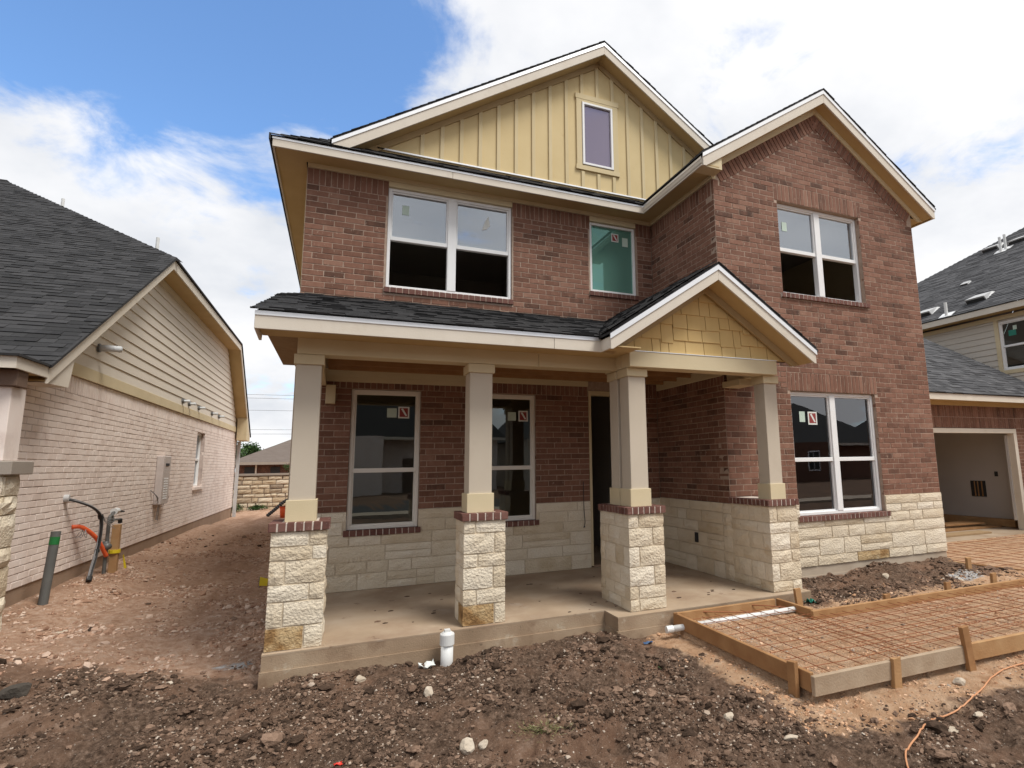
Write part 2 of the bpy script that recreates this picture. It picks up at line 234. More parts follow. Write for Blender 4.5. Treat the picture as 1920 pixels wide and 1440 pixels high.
    bp = N.new('ShaderNodeBump'); bp.inputs['Strength'].default_value = 1.0; bp.inputs['Distance'].default_value = 0.05; Lk.new(noise(30, 10, 0.75), bp.inputs['Height']); Lk.new(bp.outputs[0], b.inputs['Normal'])
    MATS['soil'] = mt
ground_mat()

# ------------------------------------------------------------------ mesh helpers
def mesh_of(name, v, f, t, mat, smooth=False):
    me = bpy.data.meshes.new(name)
    me.from_pydata([tuple(map(float, p)) for p in v], [], f)
    a = me.attributes.new('tint', 'FLOAT', 'FACE'); a.data.foreach_set('value', np.asarray(t, dtype=np.float32))
    me.materials.append(MATS[mat])
    if smooth: me.polygons.foreach_set('use_smooth', [True]*len(me.polygons))
    return me
def mesh_np(name, V, F, T, mat, smooth=False):
    """V (n,3), F (m,k) arrays"""
    me = bpy.data.meshes.new(name); n, (mm, k) = len(V), F.shape
    me.vertices.add(n); me.vertices.foreach_set('co', np.ascontiguousarray(V, dtype=np.float32).ravel())
    me.loops.add(mm*k); me.loops.foreach_set('vertex_index', F.astype(np.int32).ravel())
    me.polygons.add(mm); me.polygons.foreach_set('loop_start', np.arange(0, mm*k, k, dtype=np.int32))
    me.polygons.foreach_set('loop_total', np.full(mm, k, dtype=np.int32))
    me.update(calc_edges=True); me.validate()
    if T is not None:
        a = me.attributes.new('tint', 'FLOAT', 'FACE'); a.data.foreach_set('value', np.asarray(T, dtype=np.float32))
    me.polygons.foreach_set('use_smooth', np.full(mm, bool(smooth)))
    me.materials.append(MATS[mat]); return me
def link(me, name, parent=None):
    o = bpy.data.objects.new(name, me); col.objects.link(o)
    if parent is not None:
        o.parent = parent
        if parent.type == 'EMPTY' and parent.parent is None: o.matrix_parent_inverse = Matrix.Translation(-Vector(parent.location))
    return o
def tag(o, label=None, cat=None, group=None, kind=None):
    for k, v in (('label', label), ('category', cat), ('group', group), ('kind', kind)):
        if v: o[k] = v
    return o
def thing(name, label, cat, loc=(0, 0, 0), group=None):
    o = bpy.data.objects.new(name, None); col.objects.link(o); o.location = loc; o.empty_display_size = 0.2
    return tag(o, label, cat, group)
BOXF = [(0, 3, 2, 1), (4, 5, 6, 7), (0, 1, 5, 4), (1, 2, 6, 5), (2, 3, 7, 6), (3, 0, 4, 7)]
class Fr:
    """local frame: u along the wall, v up, n outwards"""
    def __init__(s, O, U, V, N): s.O, s.U, s.V, s.N = [np.array(a, float) for a in (O, U, V, N)]
    def p(s, u, v, n=0.0): return s.O + u*s.U + v*s.V + n*s.N
    def mat(s, u, v, n=0.0, rot=0.0):
        c, k = math.cos(rot), math.sin(rot); U = c*s.U + k*s.V; V = -k*s.U + c*s.V; P = s.p(u, v, n)
        return np.array([[U[i], V[i], s.N[i], P[i]] for i in range(3)] + [[0, 0, 0, 1]])
class MB:
    def __init__(s): s.v, s.f, s.t = [], [], []
    def add(s, vs, fs, t=None):
        n = len(s.v); t = random.random() if t is None else t
        s.v += [tuple(x) for x in vs]; s.f += [tuple(i+n for i in f) for f in fs]; s.t += [t]*len(fs); return s
    def box(s, x0, x1, y0, y1, z0, z1, t=None):
        return s.add([(x0, y0, z0), (x1, y0, z0), (x1, y1, z0), (x0, y1, z0), (x0, y0, z1), (x1, y0, z1), (x1, y1, z1), (x0, y1, z1)], BOXF, t)
    def fbox(s, F, u0, u1, v0, v1, n0, n1, t=None):
        return s.add([F.p(u0, v0, n0), F.p(u1, v0, n0), F.p(u1, v1, n0), F.p(u0, v1, n0), F.p(u0, v0, n1), F.p(u1, v0, n1), F.p(u1, v1, n1), F.p(u0, v1, n1)], BOXF, t)
    def prism(s, poly, ext, t=None):
        n = len(poly); e = np.array(ext, float); a = [np.array(q, float) for q in poly]
        return s.add(a + [q+e for q in a], [tuple(range(n-1, -1, -1)), tuple(range(n, 2*n))] + [(i, (i+1) % n, n+(i+1) % n, n+i) for i in range(n)], t)
    def fprism(s, F, poly, n0, n1, t=None):
        return s.prism([F.p(u, v, n0) for u, v in poly], (n1-n0)*F.N, t)
    def tube(s, pts, r, k=8, t=None, caps=True):
        P = [np.array(q, float) for q in pts]; vs = []; fs = []; rr = r if hasattr(r, '__len__') else [r]*len(P)
        ref = None
        for i, q in enumerate(P):
            d = (P[min(i+1, len(P)-1)] - P[max(i-1, 0)]); d = d/np.linalg.norm(d)
            if ref is None: ref = np.array([0, 0, 1.]) if abs(d[2]) < 0.9 else np.array([1., 0, 0])
            a = np.cross(d, ref); a /= np.linalg.norm(a); b = np.cross(d, a); ref = np.cross(a, d)
            for j in range(k): th = 2*math.pi*j/k; vs.append(q + rr[i]*(math.cos(th)*a + math.sin(th)*b))
        for i in range(len(P)-1):
            for j in range(k): fs.append((i*k+j, i*k+(j+1) % k, (i+1)*k+(j+1) % k, (i+1)*k+j))
        if caps: fs += [tuple(range(k-1, -1, -1)), tuple(range((len(P)-1)*k, len(P)*k))]
        return s.add(vs, fs, t)
    def build(s, name, mat, parent=None, smooth=False, bevel=0.0):
        o = link(mesh_of(name, s.v, s.f, s.t, mat, smooth), name, parent)
        if bevel:
            b = o.modifiers.new('bevel', 'BEVEL'); b.width = bevel; b.segments = 1; b.limit_method = 'ANGLE'
        return o
def spline(pts, n=8):
    P = [np.array(p, float) for p in pts]; P = [2*P[0]-P[1]] + P + [2*P[-1]-P[-2]]; out = []
    for i in range(1, len(P)-2):
        for k in range(n):
            t = k/n; a, b, c, d = P[i-1], P[i], P[i+1], P[i+2]
            out.append(0.5*((2*b) + (c-a)*t + (2*a-5*b+4*c-d)*t*t + (-a+3*b-3*c+d)*t**3))
    return out + [P[-2]]
def clip_poly(poly, a, b, c):
    """keep a*u+b*v<=c"""
    o = []
    for i in range(len(poly)):
        p, q = poly[i], poly[(i+1) % len(poly)]; dp, dq = a*p[0]+b*p[1]-c, a*q[0]+b*q[1]-c
        if dp <= 0: o.append(p)
        if (dp < 0 < dq) or (dq < 0 < dp): t = dp/(dp-dq); o.append((p[0]+t*(q[0]-p[0]), p[1]+t*(q[1]-p[1])))
    return o
# small pieces that repeat (bricks, shingles, stones): cached local meshes + placements
CACHE = {}
def piece(kind, L, H, D, k):
    key = (kind, round(L, 3), round(H, 3), round(D, 3), k)
    if key in CACHE: return key
    rr = random.Random(hash((kind, round(L, 3), round(H, 3), k)) & 0xffff)
    a, b = L/2, H/2; t = (k+0.5)/10.0
    if kind == 'brick':
        c = 0.003; j = lambda: rr.uniform(-0.0022, 0.0022)
        o = [(-a, -b), (a, -b), (a, b), (-a, b)]
        v = [(x, y, -D) for x, y in o] + [(x+j(), y+j(), -c) for x, y in o] + [(x*(1-c/a*1.2)+j(), y*(1-c/b*1.1)+j(), j()*0.8) for x, y in o]
        f = [(0, 1, 5, 4), (1, 2, 6, 5), (2, 3, 7, 6), (3, 0, 4, 7), (4, 5, 9, 8), (5, 6, 10, 9), (6, 7, 11, 10), (7, 4, 8, 11), (8, 9, 10, 11)]
    elif kind == 'shingle':
        th = 0.009 + (0.008 if k % 3 == 0 else 0.0); v = [(-a, 0, 0), (a, 0, 0), (a, H, 0), (-a, H, 0), (-a, rr.uniform(-.002, .002), th), (a, rr.uniform(-.002, .002), th), (a, H, 0.0035), (-a, H, 0.0035)]
        f = [(4, 5, 6, 7), (0, 1, 5, 4), (1, 2, 6, 5), (3, 0, 4, 7)]
    CACHE[key] = (np.array(v, float), f, t); return key
MESHES = {}
def proj_area(P, N, L, H):
    d = P - CAM; w_ = d @ FWD
    if w_ < 0.3: return 0.0
    x = U0 + FPX*(d @ RGT)/w_; y = V0 - FPX*(d @ UPV)/w_
    if not (-10 < x < 1930 and -10 < y < 1450): return 0.0
    dist = np.linalg.norm(d); c = max(0.0, -(d @ N)/dist)
    return L*H*c/dist**2*FPX**2
def emit(places, mat, name, limit=300, stuff_name=None):
    """places: (parent, key, matrix)"""
    sc_ = []
    for i, (par, key, M) in enumerate(places):
        L, H = key[1], key[2]; sc_.append(proj_area(M[:3, 3], M[:3, 2], L, H))
    order = sorted(range(len(places)), key=lambda i: -sc_[i]); rest = {}
    for rank, i in enumerate(order):
        par, key, M = places[i]
        if rank < limit and (sc_[i] > 0 or len(places) <= limit):
            mk_ = (mat,)+key
            if mk_ not in MESHES: v, f, t = CACHE[key]; MESHES[mk_] = mesh_of(name, v, f, [t]*len(f), mat)
            o = link(MESHES[mk_], name, par); o.matrix_basis = Matrix(M.tolist())
        else: rest.setdefault(par.name, []).append(i)
    for pn, idx in rest.items():
        mb_v, mb_f, mb_t, n = [], [], [], 0
        for i in idx:
            par, key, M = places[i]; v, f, t = CACHE[key]
            mb_v.append(v @ M[:3, :3].T + M[:3, 3]); mb_f += [tuple(q+n for q in g) for g in f]; mb_t += [t]*len(f); n += len(v)
        o = link(mesh_of(stuff_name or name+'s', np.concatenate(mb_v), mb_f, mb_t, mat), stuff_name or name+'s', places[idx[0]][0])
        o['kind'] = 'stuff'
JO = 0.0105
def cut(segs, holes, v0, v1):
    vm = (v0+v1)/2
    for (ua, ub, va, vb) in holes:
        if va < vm < vb:
            ns = []
            for a, b in segs:
                if ub <= a or ua >= b: ns.append((a, b)); continue
                if ua > a: ns.append((a, ua))
                if ub < b: ns.append((ub, b))
            segs = ns
    return segs
def brick_field(out, parent, F, v0, v1, segf, holes=(), course=0.082, L=0.262, D=0.09, proud=0.0015):
    n = max(1, round((v1-v0)/course)); ch = (v1-v0)/n
    for i in range(n):
        a, b = v0+i*ch, v0+(i+1)*ch
        for (s0, s1) in cut(segf(a, b), holes, a, b):
            u = math.floor(s0/L)*L - (L/2 if i % 2 else 0) + 0.03*math.sin(i*12.9); br = [s0]
            while u < s1:
                if s0+0.075 < u < s1-0.075: br.append(u)
                u += L
            br.append(s1)
            for e0, e1 in zip(br[:-1], br[1:]):
                l = round((e1-e0-JO)/0.004)*0.004
                if l < 0.02: continue
                k = min(9, max(0, int(random.gauss(5.2, 2.0)))); k = random.choice((0, 0, 9)) if random.random() < 0.05 else k
                out.append((parent, piece('brick', l, ch-JO, D, k), F.mat((e0+e1)/2, (a+b)/2, proud+random.uniform(-0.0015, 0.0015))))
def soldiers(out, parent, F, u0, u1, v0, v1, D=0.09, w_=0.078, proud=0.002):
    n = max(1, round((u1-u0)/w_)); ww = (u1-u0)/n
    for i in range(n):
        k = min(9, max(0, int(random.gauss(5.0, 2.0))))
        out.append((parent, piece('brick', round((ww-JO)/0.002)*0.002, v1-v0-JO, D, k), F.mat(u0+(i+0.5)*ww, (v0+v1)/2, proud+random.uniform(-0.002, 0.002))))
def core(mb, F, u0, u1, v0, v1, holes, n0, n1, g=0.004):
    us = sorted({u0, u1} | {min(max(x, u0), u1) for h in holes for x in (h[0]-g, h[1]+g)}); vs = sorted({v0, v1} | {min(max(x, v0), v1) for h in holes for x in (h[2]-g, h[3]+g)})
    for i in range(len(us)-1):
        for j in range(len(vs)-1):
            a, b, c, d = us[i], us[i+1], vs[j], vs[j+1]; um, vm = (a+b)/2, (c+d)/2
            if b-a < 1e-6 or d-c < 1e-6 or any(h[0]-g < um < h[1]+g and h[2]-g < vm < h[3]+g for h in holes): continue
            mb.fbox(F, a, b, c, d, n0, n1)
_ctr = [0]
def rough_box(F, u0, u1, v0, v1, n0, n1, amp=0.012, nu=4, nv=3, nn=2, t=None):
    """chipped stone block; returns verts, faces"""
    rr = random.Random(_ctr[0]); _ctr[0] += 1
    idx = {}; vs = []; fs = []
    def vid(i, j, k):
        if (i, j, k) in idx: return idx[(i, j, k)]
        u = u0+(u1-u0)*i/nu; v = v0+(v1-v0)*j/nv; n = n0+(n1-n0)*k/nn
        eu, ev, en = i in (0, nu), j in (0, nv), k == nn
        ne = eu+ev+en
        if k == nn:
            n += rr.uniform(-amp*0.4, amp) if ne == 1 else -amp*(0.6 if ne == 2 else 1.1)*rr.uniform(0.6, 1.3)
        if eu: u += (1 if i == 0 else -1)*rr.uniform(0, 0.006)
        if ev: v += (1 if j == 0 else -1)*rr.uniform(0, 0.005)
        if eu and k > 0 and ne == 1: u -= (1 if i == 0 else -1)*rr.uniform(-0.2, 1)*amp*0.6
        idx[(i, j, k)] = len(vs); vs.append(F.p(u, v, n)); return idx[(i, j, k)]
    for i in range(nu):
        for j in range(nv): fs.append((vid(i, j, nn), vid(i+1, j, nn), vid(i+1, j+1, nn), vid(i, j+1, nn)))
    for k in range(nn):
        for i in range(nu):
            fs.append((vid(i, 0, k), vid(i+1, 0, k), vid(i+1, 0, k+1), vid(i, 0, k+1))); fs.append((vid(i+1, nv, k), vid(i, nv, k), vid(i, nv, k+1), vid(i+1, nv, k+1)))
        for j in range(nv):
            fs.append((vid(nu, j, k), vid(nu, j+1, k), vid(nu, j+1, k+1), vid(nu, j, k+1))); fs.append((vid(0, j+1, k), vid(0, j, k), vid(0, j, k+1), vid(0, j+1, k+1)))
    return vs, fs
def stone(parent, F, u0, u1, v0, v1, n0=-0.09, n1=0.03, mat='limestone', amp=0.012, name='stone', nn=1):
    g = 0.0045; vs, fs = rough_box(F, u0+g, u1-g, v0+g, v1-g, n0, n1, amp, max(2, min(4, int((u1-u0)/0.09))), 3 if v1-v0 > 0.15 else 2, nn)
    t = random.random(); return link(mesh_of(name, vs, fs, [t]*len(fs), mat), name, parent)
def stone_field(parent, F, u0, u1, heights, v0, holes=(), mat='limestone', lens=(0.34, 0.80), n1=0.026, amp=0.007, rust=0.0):
    v = v0
    for hgt in heights:
        for (a, b) in cut([(u0, u1)], holes, v, v+hgt):
            u = a
            while u < b-0.02:
                l = random.uniform(*lens)*(1.0 if random.random() > 0.25 else 0.5)
                if b-u-l < 0.16: l = b-u
                if hgt > 0.19 and l > 0.2 and random.random() < 0.22:
                    h1 = hgt*random.uniform(0.42, 0.58); stone(parent, F, u, u+l, v, v+h1, -0.09, n1, mat, amp); stone(parent, F, u, u+l, v+h1, v+hgt, -0.09, n1, mat, amp)
                else: stone(parent, F, u, u+l, v, v+hgt, -0.09, n1, 'rusty_limestone' if random.random() < rust and v < v0+0.05 else mat, amp)
                u += l
        v += hgt
def shingles(out, parent, F, vmax, segf, exp=0.135, wmin=0.10, wmax=0.26, off=0.0):
    n = int(vmax/exp)+1
    for i in range(n):
        v = i*exp
        if v > vmax-0.02: break
        h = min(exp+0.04, vmax-v)
        for (a, b) in segf(v):
            u = a - random.uniform(0, 0.15)
            while u < b:
                l = random.uniform(wmin, wmax); e0, e1 = max(a, u), min(b, u+l)
                if e1-e0 > 0.02: out.append((parent, piece('shingle', round((e1-e0)/0.01)*0.01, round(h, 3), 0, random.randrange(10)), F.mat((e0+e1)/2, v, off+0.004)))
                u += l+0.003

# ================================================================== ground
def vnoise(x, y, seed=0):
    xi, yi = np.floor(x).astype(np.int64), np.floor(y).astype(np.int64); xf, yf = x-xi, y-yi
    def h(a, b):
        n = (a*374761393 + b*668265263 + seed*974711) & 0x7fffffff
        n = ((n ^ (n >> 13))*1274126177) & 0x7fffffff
        return ((n ^ (n >> 16)) & 0xffff)/65535.0
    u, v = xf*xf*(3-2*xf), yf*yf*(3-2*yf)
    return (h(xi, yi)*(1-u)+h(xi+1, yi)*u)*(1-v) + (h(xi, yi+1)*(1-u)+h(xi+1, yi+1)*u)*v
def fbm(x, y, sc_, octv=4, seed=0, g=0.5):
    a, t, s = 1.0, 0, 0.0
    for o in range(octv): s = s + a*(vnoise(x*sc_*2**o, y*sc_*2**o, seed+o*7)-0.5); t += a; a *= g
    return s/t
CP = np.array([(-2,-3,-.27),(0,-4,-.31),(2,-4.5,-.31),(4,-5.7,-.31),(6,-5.7,-.29),(8,-5.7,-.27),(0,-7,-.33),(3,-7,-.33),(-4,-4,-.25),(10,-7,-.3),(-4,-8,-.3),(5,-9,-.3),
 (0,-2.55,-.27),(1,-2.55,-.27),(1.6,-2.55,-.28),(2.5,-2.6,-.23),(3.3,-2.85,-.23),(3.8,-3,-.2),(1,-3.3,-.28),(2.2,-3.4,-.24),(3.3,-3.7,-.25),(3.2,-4.6,-.29),
 (3.8,-4,-.19),(4,-5,-.2),(5,-5.05,-.2),(6.5,-5.2,-.19),(8,-5.2,-.19),(6.3,-2.6,-.13),(7.5,-2.6,-.10),(9.2,-2.4,-.06),(12,-2,-.2),(13,-4,-.2),(15,-2,-.2),(18,-3,-.1),(18,6,-.1),
 (-2.82,.3,.10),(-2.82,3.5,.12),(-2.82,8,.09),(-2.82,15.7,-.08),(-1.4,0,-.10),(-.3,-1.5,-.22),(-.3,2,-.13),(-.3,8,-.05),(-1.4,4,-.02),(-1.4,8,.02),(-1.4,15,0.),(-2,-1.5,-.12),(-2.9,-1.5,.05),(-4,-1.5,.08),(-5,0,.1),(-1.5,20,.05),(-8,5,.1)])
def in_form(x, y):
    a = (x > 3.99) & (x < 5.37) & (y < -2.70) & (y > -4.77); b = (x >= 5.2) & (x < 9.75) & (y < -3.40) & (y > -4.80-np.clip(x-5.7, 0, 9)*0.0325); c = (x >= 9.72) & (x < 15.3) & (y < -0.35) & (y > -9)
    return a | b | c
def masks(x, y):
    sm = lambda a, b, q: np.clip((q-a)/(b-a), 0, 1)
    d1 = np.maximum(np.maximum(3.95-x, x-40), np.maximum(y+2.6, -4.95-y))          # distance to formed strip
    org = 1-sm(0.0, 0.55, d1); org = np.where(in_form(x, y), 1.0, org)
    org = np.maximum(org, 0.75*(1-sm(0.2, 0.7, np.hypot((x-4.0), (y+2.95)*0.8)))*1.0)
    bed = (x > 5.45) & (x < 9.7) & (y > -3.3) & (y < -1.7)
    org = np.where(bed, 0.30 + 0.55*sm(-2.85, -3.2, y) - 0.2*sm(-2.6, -2.1, y), org)
    line = -2.35 - 0.55*np.clip(x, -6, 0.2) - 0.0
    rub = sm(-0.45, 0.35, y + 2.0 + 0.75*np.clip(x+0.3, -4, 0.5)*0.6)*(1-sm(0.0, 0.35, x)); rub = np.maximum(rub, np.where(y > 0.3, 1.0, 0.0))
    far = sm(14, 25, np.hypot(x-2, y))
    wh = np.exp(-((x+0.25)**2/0.10+(y+1.75)**2/0.05))*0.65 + np.exp(-((x+0.75)**2/0.12+(y+2.1)**2/0.02))*0.5 + np.exp(-((x-8.75)**2/0.22+(y+2.85)**2/0.05))*0.85 + np.exp(-((x-2.95)**2/0.16+(y+2.78)**2/0.006))*0.5
    return np.clip(rub, 0, 1)*(1-0*far), np.clip(org, 0, 1), np.clip(wh, 0, 1)
def ground_z(x, y, fine=True):
    x = np.asarray(x, float); y = np.asarray(y, float); shp = x.shape; xr, yr = x.ravel(), y.ravel()
    num = np.full(xr.shape, -0.25*1e-7); den = np.full(xr.shape, 1e-7)
    for cx, cy, cz in CP:
        w_ = np.exp(-((xr-cx)**2+(yr-cy)**2)/(2*0.75**2)) + 1e-4/(1+(xr-cx)**2+(yr-cy)**2); num += w_*cz; den += w_
    z = num/den
    rub, org, wh = masks(xr, yr); dark = np.clip(1-rub-org, 0, 1)
    near = np.exp(-np.clip(np.hypot(xr-2, yr+2)-9, 0, None)/6)
    z += near*(dark*(0.13*fbm(xr, yr, 1.3, 3, 3) + 0.16*np.clip(fbm(xr, yr, 2.2, 4, 77), -0.15, 1) + 0.10*np.abs(fbm(xr, yr, 4.5, 4, 9)) + 0.085*fbm(xr, yr, 13, 3, 21, 0.6)) + rub*(0.06*fbm(xr, yr, 1.1, 3, 5) + 0.035*fbm(xr, yr, 9, 3, 23)) + org*(0.035*fbm(xr, yr, 2.5, 3, 6)+0.03*fbm(xr, yr, 16, 2, 25)))
    for x0_, kx, dep in ((-0.95, 0.02, 0.045), (-2.05, 0.01, 0.05)):     # wheel ruts in the side passage
        z -= dep*rub*np.exp(-((xr-x0_-kx*yr-0.12*np.sin(yr*0.5))/0.13)**2)
    for (ax, ay, bx, by, dep) in ((-2.5, -3.05, 6.5, -5.75, 0.05), (-2.5, -4.15, 4.5, -6.3, 0.05), (0.3, -3.2, 3.9, -3.95, 0.035)):
        L_ = math.hypot(bx-ax, by-ay); dd = ((xr-ax)*(by-ay)-(yr-ay)*(bx-ax))/L_; al = ((xr-ax)*(bx-ax)+(yr-ay)*(by-ay))/L_
        wob = 0.07*np.sin(al*1.3+ax); z -= dark*dep*np.exp(-((dd-wob)/0.13)**2)*(1+0.25*np.sin(al*42)) - dark*0.02*np.exp(-((np.abs(dd-wob)-0.24)/0.08)**2)
    # spoil heaps against the slab
    for hx, hy_, hr, hh in ((2.05, -2.85, 0.36, 0.13), (2.75, -2.85, 0.40, 0.10), (3.1, -3.15, 0.30, 0.08), (0.35, -2.75, 0.4, 0.04), (1.15, -2.8, 0.35, 0.06), (6.1, -2.35, 0.30, 0.07), (8.2, -2.2, 0.45, 0.09), (5.3, -5.75, 0.5, 0.05), (1.0, -4.6, 0.5, 0.06), (2.8, -5.1, 0.5, 0.07), (-1.2, -2.7, 0.5, 0.05)):
        z += hh*np.exp(-((xr-hx)**2+(yr-hy_)**2)/(2*(hr*0.6)**2))
    z = np.where(in_form(xr, yr), -0.115+0.022*fbm(xr, yr, 3, 3, 31)+0.012*fbm(xr, yr, 18, 2, 33), z)
    house = (xr > 0.12) & (xr < 16.2) & (yr > -2.32) & (yr < 11) & ~((xr > 5.6) & (yr < -1.8)) & ~((xr > 9.8) & (yr < 0.05))
    z = np.where(house, np.minimum(z, -0.3), z)
    nb = (xr < -2.9) & (yr > 0.4); z = np.where(nb, np.minimum(z, -0.05), z)
    return z.reshape(shp)
def axis(parts):
    o = []
    for a, b, st in parts: o += list(np.arange(a, b-1e-9, st))
    return np.array(o + [parts[-1][1]])
gx = axis([(-400, -60, 60), (-60, -12, 6), (-12, -4, 0.5), (-4, -2.2, 0.05), (-2.2, 8.4, 0.022), (8.4, 12, 0.08), (12, 20, 0.4), (20, 60, 5), (60, 420, 60)])
gy = axis([(-400, -60, 60), (-60, -12, 6), (-12, -6.4, 0.25), (-6.4, -1.6, 0.020), (-1.6, 3, 0.04), (3, 17, 0.12), (17, 30, 1.0), (30, 60, 5), (60, 420, 60)])
GX, GY = np.meshgrid(gx, gy); GZ = ground_z(GX, GY)
nx_, ny_ = len(gx), len(gy); ii = np.arange(nx_*ny_).reshape(ny_, nx_)
gF = np.stack([ii[:-1, :-1], ii[:-1, 1:], ii[1:, 1:], ii[1:, :-1]], -1).reshape(-1, 4)
gme = mesh_np('ground', np.stack([GX, GY, GZ], -1).reshape(-1, 3), gF, None, 'soil', True)
rub_, org_, wh_ = masks(GX.ravel(), GY.ravel())
for nm, arr in (('rubble', rub_), ('orange', org_), ('white', wh_)):
    a = gme.attributes.new(nm, 'FLOAT', 'POINT'); a.data.foreach_set('value', arr.astype(np.float32))
tag(link(gme, 'ground'), kind='structure')

# ================================================================== main house
RB = -1.851; X1, X2 = 5.54, 9.859
FM = Fr((0, 0, 0), (1, 0, 0), (0, 0, 1), (0, -1, 0)); FR = Fr((0, RB, 0), (1, 0, 0), (0, 0, 1), (0, -1, 0)); FT = Fr((X1, 0, 0), (0, -1, 0), (0, 0, 1), (-1, 0, 0))
H = thing('brick_house', 'two storey brown brick house under construction with stone piered front porch', 'house', (0, 0, -0.3))
bricks, sold, caps, shin = [], [], [], []
W1 = (0.7056, 1.625, 0.773, 2.666); W2 = (2.433, 3.353, 0.773, 2.666); DOOR = (4.257, 5.2, -0.5, 2.77)
UW = (1.088, 2.965, 4.165, 5.79); SW = (4.34, 5.217, 4.46, 5.79)
RU = (6.756, 8.529, 4.153, 5.662); RL = (6.752, 8.523, 0.783, 2.627)
# slabs and footings
mb = MB(); mb.box(0.03, 5.9, -2.415, 0.3, -0.014, 0.0); mb.box(3.33, 6.0, -2.738, -2.414, -0.014, -0.0015)
slab = mb.build('porch_slab', 'concrete', H)
mb = MB(); mb.box(0.031, 5.9, -2.414, 0.3, -0.1405, -0.0145); mb.box(3.331, 6.0, -2.737, -2.413, -0.1405, -0.0148); mb.build('slab_face', 'slab_edge', H)
mb = MB(); mb.box(0.02, 3.32, -2.43, 0.0, -0.6, -0.141); mb.box(3.318, 6.02, -2.752, -2.40, -0.6, -0.142); mb.build('slab_footing', 'slab_edge', H)
mb = MB(); mb.box(X1, X2, RB-0.012, 0.5, -0.5, -0.055); mb.box(X1+0.01, X2-0.01, RB-0.004, 0.5, -0.055, 0.072); mb.build('foundation', 'grey_concrete', H)
mb = MB(); mb.box(9.87, 16.3, -0.55, 6.5, -0.5, -0.12); mb.build('garage_slab', 'concrete', H)
# walls (mortar cores)
mb = MB(); core(mb, FM, 0.0, X1, 0.0, 3.6, [W1, W2, DOOR], -0.20, -0.003); wl_low = mb.build('porch_wall', 'mortar', H)
mb = MB(); core(mb, FM, 0.0, X1, 3.6, 5.9, [UW, SW], -0.20, -0.003); wl_up = mb.build('upper_wall', 'mortar', H)
mb = MB(); core(mb, FT, 0.0, -RB-0.03, 0.0, 5.9, [], -0.20, -0.003); wl_ret = mb.build('return_wall', 'mortar', H)
mb = MB(); core(mb, FR, X1, X2, 0.073, 5.9, [RU, RL], -0.20, -0.003); mb.fprism(FR, [(X1, 5.9), (X2, 5.9), (X2, 5.95), (7.70, 7.40), (X1, 5.95)], -0.20, -0.003); wl_r = mb.build('gable_wall', 'mortar', H)
full = lambda a, b: (lambda v0, v1: [(a, b)])
# stone base
stone_field(wl_low, FM, 0.0, X1, [0.21, 0.155, 0.20, 0.15, 0.165, 0.13], 0.0, [W1, W2, DOOR, (0.66, 1.67, 0.69, 0.80), (2.39, 3.40, 0.69, 0.80)])
stone_field(wl_ret, FT, 0.0, -RB-0.16, [0.22, 0.16, 0.20, 0.15, 0.16, 0.135], 0.0)
stone_field(wl_r, FR, X1-0.03, X2, [0.14, 0.235, 0.17, 0.15, 0.12, 0.135], 0.073, [RL, (6.70, 8.60, 0.70, 0.80)], rust=0.1)
for k, (a, b) in enumerate(((0.0, 0.21), (0.21, 0.37), (0.37, 0.57), (0.57, 0.72), (0.72, 0.88), (0.88, 1.02))):
    stone(wl_r, Fr((X1, RB, 0), (0, -1, 0), (0, 0, 1), (-1, 0, 0)), -0.16, 0.035, a, b, -0.05, 0.032)
for wpar, F_, a_, b_, v0_, v1_, hl_ in ((wl_low, FM, 0.0, 4.253, 0.0, 1.01, [W1, W2]), (wl_low, FM, 5.204, X1, 0.0, 1.01, []), (wl_ret, FT, 0.0, -RB-0.01, 0.0, 1.015, []), (wl_r, FR, X1, X2-0.005, 0.076, 1.02, [RL])):
    mb = MB(); core(mb, F_, a_, b_, v0_, v1_, hl_, -0.0025, 0.010); mb.build('stone_joint', 'stone_mortar', wpar)
# brick fields
brick_field(bricks, wl_low, FM, 1.012, 2.675, full(0.0, X1), [W1, W2, DOOR]); soldiers(sold, wl_low, FM, 0.0, 4.24, 2.675, 2.92); soldiers(sold, wl_low, FM, 5.22, X1, 2.675, 2.92)
brick_field(bricks, wl_up, FM, 3.56, 5.55, full(0.0, X1), [(1.06, 2.99, 4.07, 5.79), (4.31, 5.245, 4.37, 5.79)])
for a, b in ((0.0, 1.085), (2.97, 4.337), (5.22, X1)): soldiers(sold, wl_up, FM, a, b, 5.55, 5.79)
brick_field(bricks, wl_ret, FT, 1.018, 2.675, full(0.0, -RB), []); soldiers(sold, wl_ret, FT, 0.0, -RB-0.01, 2.675, 2.92)
brick_field(bricks, wl_ret, FT, 2.92, 5.55, full(0.0, -RB), []); soldiers(sold, wl_ret, FT, 0.0, -RB+0.004, 5.55, 5.79)
ztop = lambda x: 7.385 - 0.655*abs(x-7.70)
def segR(a, b):
    m_ = (a+b)/2; hw = (7.385-0.30-m_)/0.655
    if hw < 0.03: return []
    return [(max(X1, 7.70-hw), min(X2, 7.70+hw))]
brick_field(bricks, wl_r, FR, 1.024, 7.10, segR, [RU, RL, (6.70, 8.59, 5.66, 5.951), (6.70, 8.59, 2.625, 2.913), (6.70, 8.585, 4.07, 4.16), (6.70, 8.58, 0.70, 0.80)])
soldiers(sold, wl_r, FR, 6.70, 8.59, 5.664, 5.9506); soldiers(sold, wl_r, FR, 6.70, 8.59, 2.629, 2.9125)
ang = math.atan(0.655); nrm = math.hypot(1, 0.655)
